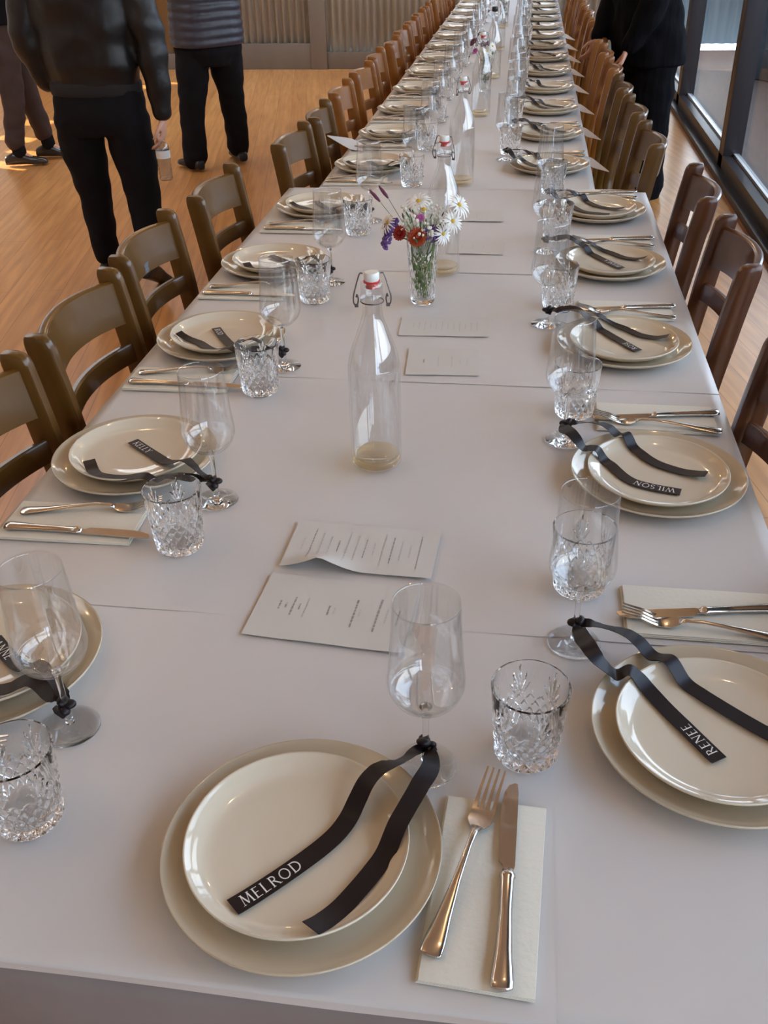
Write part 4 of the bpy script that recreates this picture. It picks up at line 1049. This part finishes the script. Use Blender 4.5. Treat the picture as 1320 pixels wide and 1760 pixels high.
def head(bm, c, fwd, s=1.0):
    """skull, jaw, nose, ears, eye sockets; c = centre of the head"""
    c = Vector(c); f = Vector(fwd).normalized(); r = f.cross(Vector((0, 0, 1))).normalized(); u = r.cross(f)
    def P(a, b, d): return c+r*a*s+f*b*s+u*d*s
    R3 = Matrix((r, f, u)).transposed()
    ellipsoid(bm, P(0, -.012, .028), (.077*s, .096*s, .090*s), R3, 24, 16)
    ellipsoid(bm, P(0, .022, -.030), (.062*s, .066*s, .078*s), R3, 20, 14)
    ellipsoid(bm, P(0, .055, -.085), (.030*s, .026*s, .022*s), R3, 12, 8)
    limb(bm, [P(0, .085, .012), P(0, .100, -.012), P(0, .108, -.028)], [.009*s, .011*s, .014*s], 8, 3)
    ellipsoid(bm, P(0, .082, -.058), (.024*s, .012*s, .008*s), R3, 12, 8)
    ellipsoid(bm, P(0, .078, .022), (.055*s, .014*s, .010*s), R3, 12, 8)
    for sd in (-1, 1):
        ellipsoid(bm, P(sd*.078, -.005, -.005), (.010*s, .020*s, .032*s), R3, 10, 8)
        ellipsoid(bm, P(sd*.040, .062, -.028), (.020*s, .018*s, .020*s), R3, 10, 8)
def hair_mesh(bm, c, fwd, s=1.0, long=False):
    c = Vector(c); f = Vector(fwd).normalized(); r = f.cross(Vector((0, 0, 1))).normalized(); u = r.cross(f); R3 = Matrix((r, f, u)).transposed()
    def P(a, b, d): return c+r*a*s+f*b*s+u*d*s
    ellipsoid(bm, P(0, -.024, .045), (.086*s, .098*s, .088*s), R3, 24, 16)
    ellipsoid(bm, P(0, -.055, -.005), (.078*s, .062*s, .085*s), R3, 20, 12)
    if long: ellipsoid(bm, P(0, -.075, -.10), (.075*s, .045*s, .12*s), R3, 20, 12)
def shoe(bm, ankle, toe_dir, L=.27, s=1.0, heel=0.0):
    a = Vector(ankle); f = Vector(toe_dir).normalized(); r = Vector((0, 0, 1)).cross(f).normalized(); r = r if r.length > .1 else Vector((1, 0, 0)); u = f.cross(r)
    rings = []
    for t, hw, h in ((-.085, .018, .030), (-.078, .032, .060), (-.03, .036, .085), (.03, .037, .078), (.08, .044, .056), (.13, .046, .046), (.165, .036, .036), (.182, .016, .022)):
        c0 = a+f*t*s; base = .0
        pts = []
        for k in range(14):
            ang = 2*PI*k/14; q, sn = math.cos(ang), math.sin(ang)
            y_ = h/2+(h/2)*math.copysign(abs(sn)**.7, sn)
            pts.append(Vector((c0.x, c0.y, c0.z-.085))+r*hw*math.copysign(abs(q)**.8, q)+u*y_)
        rings.append(pts)
    loft(bm, rings)
def body_mesh(root, J, voxel=.009):
    """J: joints in world space; one continuous surface"""
    bm = bmesh.new()
    r = (Vector(J['shR'])-Vector(J['shL'])).normalized(); f = Vector(J['fwd']).normalized()
    for c, ax, ay in J['torso_body']: pass
    loft(bm, [ring_pts(c, r*ax, f*ay) for c, ax, ay in J['torso_body']])
    nk = Vector(J['neck']); hd = Vector(J['head'])
    limb(bm, [nk-Vector((0, 0, .06)), nk, hd-Vector((0, 0, .07))], [.065, .058, .055])
    head(bm, hd, J.get('look', J['fwd']))
    for s in 'LR':
        limb(bm, [J['sh'+s], J['el'+s], J['wr'+s]], [.050, .038, .026])
        hd_ = J['hand'+s]; hand(bm, J['wr'+s], hd_[0], hd_[1], hd_[2], hd_[3])
        limb(bm, [J['hip'+s], J['kn'+s], J['an'+s]], [.078, .050, .036])
        a = Vector(J['an'+s]); limb(bm, [a, a+Vector(J['toe'+s]).normalized()*.11+Vector((0, 0, -.055))], [.032, .018])
    o = remeshed(bm, 'body', M['skin'], root, voxel, 2); return o
def wrinkle(freq, amp, seed=0):
    from mathutils import noise
    return lambda c: amp*noise.noise(Vector((c.x*freq+seed, c.y*freq, c.z*freq*1.3)))
def person(label, origin, J, top, legs, shoes_m='shoe_black', voxel=.011, hair=True, long_hair=False):
    root = empty('person', origin); props(root, label, 'person')
    inv = -Vector(origin)
    o = body_mesh(root, J); o.location = inv
    r = (Vector(J['shR'])-Vector(J['shL'])).normalized(); f = Vector(J['fwd']).normalized()
    # trousers
    bm = bmesh.new()
    loft(bm, [ring_pts(c, r*ax, f*ay) for c, ax, ay in J['pelvis']])
    for s in 'LR': limb(bm, J['leg'+s], J['leg'+s+'r'], 16)
    o = remeshed(bm, legs[0], M[legs[1]], root, voxel, 3, wrinkle(11, .010, 3)); o.location = inv
    # top
    bm = bmesh.new()
    loft(bm, [ring_pts(c, r*ax, f*ay, 24) for c, ax, ay in J['torso']])
    for s in 'LR':
        if 'sleeve'+s in J: limb(bm, J['sleeve'+s], J['sleeve'+s+'r'], 16)
    post = J.get('post') or wrinkle(9, .014, 1)
    o = remeshed(bm, top[0], M[top[1]], root, voxel, 3, post); o.location = inv
    for extra in J.get('extra', []):
        bm = bmesh.new(); extra[2](bm); o = remeshed(bm, extra[0], M[extra[1]], root, voxel, 2); o.location = inv
    for s in 'LR':
        bm = bmesh.new(); shoe(bm, J['an'+s], J['toe'+s], s=1.12)
        o = remeshed(bm, 'shoe', M[shoes_m], root, .007, 2); o.location = inv
    bm = bmesh.new(); hair_mesh(bm, J['head'], J.get('look', J['fwd']), 1.0, long_hair); o = remeshed(bm, 'hair', M['hair'], root, .009, 1); o.location = inv
    return root

# the man walking away with a bottle of water in his right hand
X, Y = -1.91, 4.40
J = dict(fwd=(-.05, 1, 0), shL=(X-.185, Y-.0, 1.42), shR=(X+.185, Y, 1.42), neck=(X, Y-.01, 1.50), head=(X-.005, Y+.02, 1.64), look=(-.25, 1, -.05),
    torso_body=[((X, Y, .80), .13, .09), ((X, Y, .95), .125, .085), ((X, Y, 1.15), .14, .095), ((X, Y, 1.34), .165, .10), ((X, Y, 1.45), .13, .07), ((X, Y, 1.49), .06, .05)],
    elL=(X-.265, Y-.04, 1.12), wrL=(X-.215, Y+.02, .90), handL=((.35, .5, -1), (1, 0, .2), .25, -1),
    elR=(X+.285, Y-.03, 1.10), wrR=(X+.300, Y-.03, .775), handR=((-.12, -.05, -1), (-.9, -.1, .1), .55, -1),
    hipL=(X-.105, Y, .84), knL=(X-.120, Y+.06, .44), anL=(X-.10, Y+.02, .105), toeL=(-.1, 1, 0),
    hipR=(X+.105, Y, .84), knR=(X+.125, Y+.04, .44), anR=(X+.185, Y-.16, .145), toeR=(.05, .85, -.40),
    pelvis=[((X, Y, .70), .150, .115), ((X, Y, .76), .215, .135), ((X, Y, .84), .212, .135), ((X, Y, .92), .195, .125), ((X, Y, .98), .185, .115)],
    legL=[(X-.115, Y, .76), (X-.125, Y+.03, .58), (X-.118, Y+.05, .38), (X-.105, Y+.02, .13)], legLr=[.112, .098, .076, .062],
    legR=[(X+.110, Y, .76), (X+.125, Y+.01, .58), (X+.150, Y-.02, .38), (X+.180, Y-.12, .17)], legRr=[.112, .098, .076, .062],
    torso=[((X, Y-.005, .90), .200, .130), ((X, Y-.005, .94), .205, .132), ((X, Y-.01, .99), .215, .140), ((X, Y-.01, 1.12), .225, .145), ((X, Y-.01, 1.30), .235, .145), ((X, Y-.01, 1.42), .205, .115), ((X, Y-.01, 1.48), .09, .07), ((X, Y-.01, 1.515), .075, .065)],
    sleeveL=[(X-.185, Y, 1.40), (X-.265, Y-.04, 1.12), (X-.220, Y+.01, .91)], sleeveLr=[.088, .073, .052],
    sleeveR=[(X+.185, Y, 1.40), (X+.285, Y-.03, 1.10), (X+.300, Y-.03, .80)], sleeveRr=[.088, .070, .050])
def hem(bm): loft(bm, [ring_pts((X, Y-.004, z), (rr, 0, 0), (0, rr2, 0), 24) for z, rr, rr2 in ((.865, .200, .130), (.875, .207, .136), (.915, .207, .136), (.925, .200, .13))])
J['extra'] = [('jacket_hem', 'knit', hem)]
person('person in black leather jacket and jeans walking away, holding a bottle', (X, Y, 0), J, ('leather_jacket', 'leather'), ('jeans', 'black_cloth'))
# his water bottle
wb = empty('plastic_bottle', (X+.285, Y-.05, .505)); props(wb, 'clear plastic water bottle held by the person in the leather jacket', 'bottle')
bm = bmesh.new(); prof = [(0, 0), (.026, 0), (.030, .006)]+[(.031-.0025*(k % 2), .012+.009*k) for k in range(9)]+[(.031, .096), (.031, .135), (.028, .150), (.016, .168), (.0125, .174), (.0125, .182), (0, .182)]
lathe(bm, prof, 32); bmesh.ops.recalc_face_normals(bm, faces=bm.faces[:]); link('body', finish(bm, 'pet_body', M['pet'], True), wb)
bm = bmesh.new(); lathe(bm, [(.0318, .098), (.0318, .132)], 32); link('label', finish(bm, 'pet_label', M['label_white'], True), wb)
bm = bmesh.new(); lathe(bm, [(0, .200), (.014, .200), (.014, .183), (0, .183)], 20); link('cap', finish(bm, 'pet_cap', M['label_white'], True, 40), wb)

# the person in the quilted vest, standing turned to the left
X, Y = -2.14, 6.85
fw = Vector((-.75, .66, 0)).normalized(); rt = Vector((fw.y, -fw.x, 0))
def q(a, b, z): return tuple(Vector((X, Y, 0))+rt*a+fw*b+Vector((0, 0, z)))
from mathutils import noise as _nz
J = dict(fwd=tuple(fw), shL=q(-.19, 0, 1.44), shR=q(.19, 0, 1.44), neck=q(0, 0, 1.52), head=q(0, .02, 1.66), look=(-.9, .3, -.05),
    torso_body=[(q(0, 0, .80), .14, .10), (q(0, 0, 1.0), .135, .10), (q(0, 0, 1.2), .15, .105), (q(0, 0, 1.38), .165, .10), (q(0, 0, 1.48), .11, .07)],
    elL=q(-.26, .05, 1.16), wrL=q(-.12, .28, 1.12), handL=(tuple(rt+fw*.3), (0, 0, 1), .4, 1),
    elR=q(.26, .05, 1.16), wrR=q(.12, .28, 1.10), handR=(tuple(-rt+fw*.3), (0, 0, 1), .4, 1),
    hipL=q(-.10, 0, .84), knL=q(-.16, .03, .45), anL=q(-.21, 0, .10), toeL=tuple(fw),
    hipR=q(.10, 0, .84), knR=q(.15, .03, .45), anR=q(.17, 0, .10), toeR=tuple(fw+rt*.3),
    pelvis=[(q(0, 0, .66), .15, .14), (q(0, 0, .74), .20, .17), (q(0, 0, .86), .20, .165), (q(0, 0, .94), .17, .14)],
    legL=[q(-.11, .02, .76), q(-.14, .02, .56), q(-.17, .02, .36), q(-.20, 0, .08)], legLr=[.125, .105, .085, .085],
    legR=[q(.11, -.02, .76), q(.13, -.01, .56), q(.15, -.0, .36), q(.165, 0, .10)], legRr=[.125, .105, .083, .080],
    torso=[(q(0, 0, .78), .245, .190), (q(0, 0, .82), .250, .195), (q(0, 0, 1.0), .240, .19), (q(0, 0, 1.2), .235, .175), (q(0, 0, 1.38), .225, .15), (q(0, 0, 1.48), .15, .10), (q(0, 0, 1.55), .085, .08)],
    post=lambda c: .011*(abs(math.sin(c.z*PI/.052+.8*_nz.noise(Vector((c.x*4, c.y*4, c.z*2)))))**.6)-.006)
def vs(bm):
    limb(bm, [q(-.19, 0, 1.42), q(-.26, .05, 1.16), q(-.13, .26, 1.12)], [.072, .058, .044]); limb(bm, [q(.19, 0, 1.42), q(.26, .05, 1.16), q(.13, .26, 1.10)], [.072, .058, .044])
J['extra'] = [('shirt_sleeves', 'knit', vs)]
person('person in a dark grey quilted vest and loose black trousers', (X, Y, 0), J, ('quilted_vest', 'puffer'), ('trousers', 'black_cloth'))

# the person at the far left in brown trousers, facing right
X, Y = -3.60, 6.90
fw = Vector((1, .12, 0)).normalized(); rt = Vector((fw.y, -fw.x, 0))
J = dict(fwd=tuple(fw), shL=q(-.18, 0, 1.42), shR=q(.18, 0, 1.42), neck=q(0, 0, 1.50), head=q(0, .02, 1.64), look=(.95, .1, -.05),
    torso_body=[(q(0, 0, .80), .13, .10), (q(0, 0, 1.0), .13, .10), (q(0, 0, 1.2), .15, .105), (q(0, 0, 1.36), .165, .10), (q(0, 0, 1.46), .11, .07)],
    elL=q(-.26, .02, 1.16), wrL=q(-.06, .22, 1.20), handL=(tuple(rt), (0, -1, 0), .3, 1),
    elR=q(.26, .02, 1.16), wrR=q(.06, .24, 1.16), handR=(tuple(-rt), (0, -1, 0), .3, -1),
    hipL=q(-.10, 0, .84), knL=q(-.10, .05, .46), anL=q(-.13, .10, .095), toeL=tuple(fw),
    hipR=q(.10, 0, .84), knR=q(.11, .02, .46), anR=q(.13, -.04, .095), toeR=tuple(fw-rt*.15),
    pelvis=[(q(0, 0, .68), .14, .13), (q(0, 0, .76), .18, .145), (q(0, 0, .88), .18, .14), (q(0, 0, .98), .165, .13)],
    legL=[q(-.10, 0, .76), q(-.10, .02, .60), q(-.11, .05, .40), q(-.13, .09, .17)], legLr=[.105, .09, .075, .066],
    legR=[q(.10, 0, .76), q(.105, .01, .60), q(.115, .0, .40), q(.13, -.04, .16)], legRr=[.105, .09, .076, .068],
    torso=[(q(0, 0, .92), .205, .155), (q(0, 0, 1.0), .205, .155), (q(0, 0, 1.2), .215, .155), (q(0, 0, 1.36), .215, .14), (q(0, 0, 1.46), .14, .09), (q(0, 0, 1.52), .075, .07)],
    sleeveL=[q(-.18, 0, 1.40), q(-.26, .02, 1.16), q(-.08, .20, 1.19)], sleeveLr=[.078, .062, .048],
    sleeveR=[q(.18, 0, 1.40), q(.26, .02, 1.16), q(.08, .22, 1.16)], sleeveRr=[.078, .062, .048])
def sockL(bm): limb(bm, [q(-.13, .09, .25), q(-.13, .11, .09)], [.050, .050])
def sockR(bm): limb(bm, [q(.13, -.04, .25), q(.13, -.02, .09)], [.050, .050])
J['extra'] = [('sock', 'black_cloth', sockL), ('sock', 'black_cloth', sockR)]
person('person in brown trousers and dark leather shoes at the left edge, facing right', (X, Y, 0), J, ('dark_top', 'black_cloth'), ('trousers', 'brown_cloth'), 'shoe')

# the person in black behind the window-side chairs, reaching down to them
X, Y = .69, 6.30
fw = Vector((-.80, -.25, 0)).normalized(); rt = Vector((fw.y, -fw.x, 0))
J = dict(fwd=tuple(fw), shL=q(-.19, .10, 1.38), shR=q(.19, .10, 1.38), neck=q(0, .14, 1.45), head=q(0, .24, 1.56), look=(-.8, -.3, -.45),
    torso_body=[(q(0, 0, .84), .14, .10), (q(0, .02, 1.0), .13, .095), (q(0, .06, 1.2), .145, .10), (q(0, .09, 1.34), .16, .095), (q(0, .12, 1.43), .11, .07)],
    elL=q(-.235, .10, 1.08), wrL=q(-.19, .21, .845), handL=((-.35, -.12, -1), (-.9, .1, .3), .6, 1),
    elR=q(.24, .14, 1.08), wrR=q(.13, .26, .86), handR=((-.5, -.2, -.9), (-.7, .2, -.5), .5, -1),
    hipL=q(-.10, 0, .86), knL=q(-.12, .02, .47), anL=q(-.13, -.03, .095), toeL=tuple(fw),
    hipR=q(.10, 0, .86), knR=q(.12, .02, .47), anR=q(.14, -.02, .095), toeR=tuple(fw+rt*.2),
    pelvis=[(q(0, 0, .70), .17, .14), (q(0, 0, .78), .21, .16), (q(0, 0, .90), .20, .155), (q(0, .02, 1.0), .18, .14)],
    legL=[q(-.11, 0, .78), q(-.13, .0, .55), q(-.135, .0, .35), q(-.135, -.01, .05)], legLr=[.13, .120, .115, .120],
    legR=[q(.11, 0, .78), q(.12, .0, .55), q(.13, .0, .35), q(.14, 0, .05)], legRr=[.13, .120, .115, .120],
    torso=[(q(0, -.0, .74), .245, .20), (q(0, 0, .80), .245, .20), (q(0, .03, 1.0), .235, .18), (q(0, .07, 1.2), .235, .165), (q(0, .10, 1.34), .225, .14), (q(0, .13, 1.43), .13, .09), (q(0, .15, 1.49), .075, .07)],
    sleeveL=[q(-.19, .10, 1.36), q(-.235, .10, 1.08), q(-.195, .20, .865)], sleeveLr=[.09, .078, .052],
    sleeveR=[q(.19, .10, 1.36), q(.24, .14, 1.08), q(.14, .25, .88)], sleeveRr=[.09, .080, .056])
person('person all in black standing by the windows behind the chairs', (X, Y, 0), J, ('black_coat', 'black_robe'), ('wide_trousers', 'black_robe'), long_hair=True)
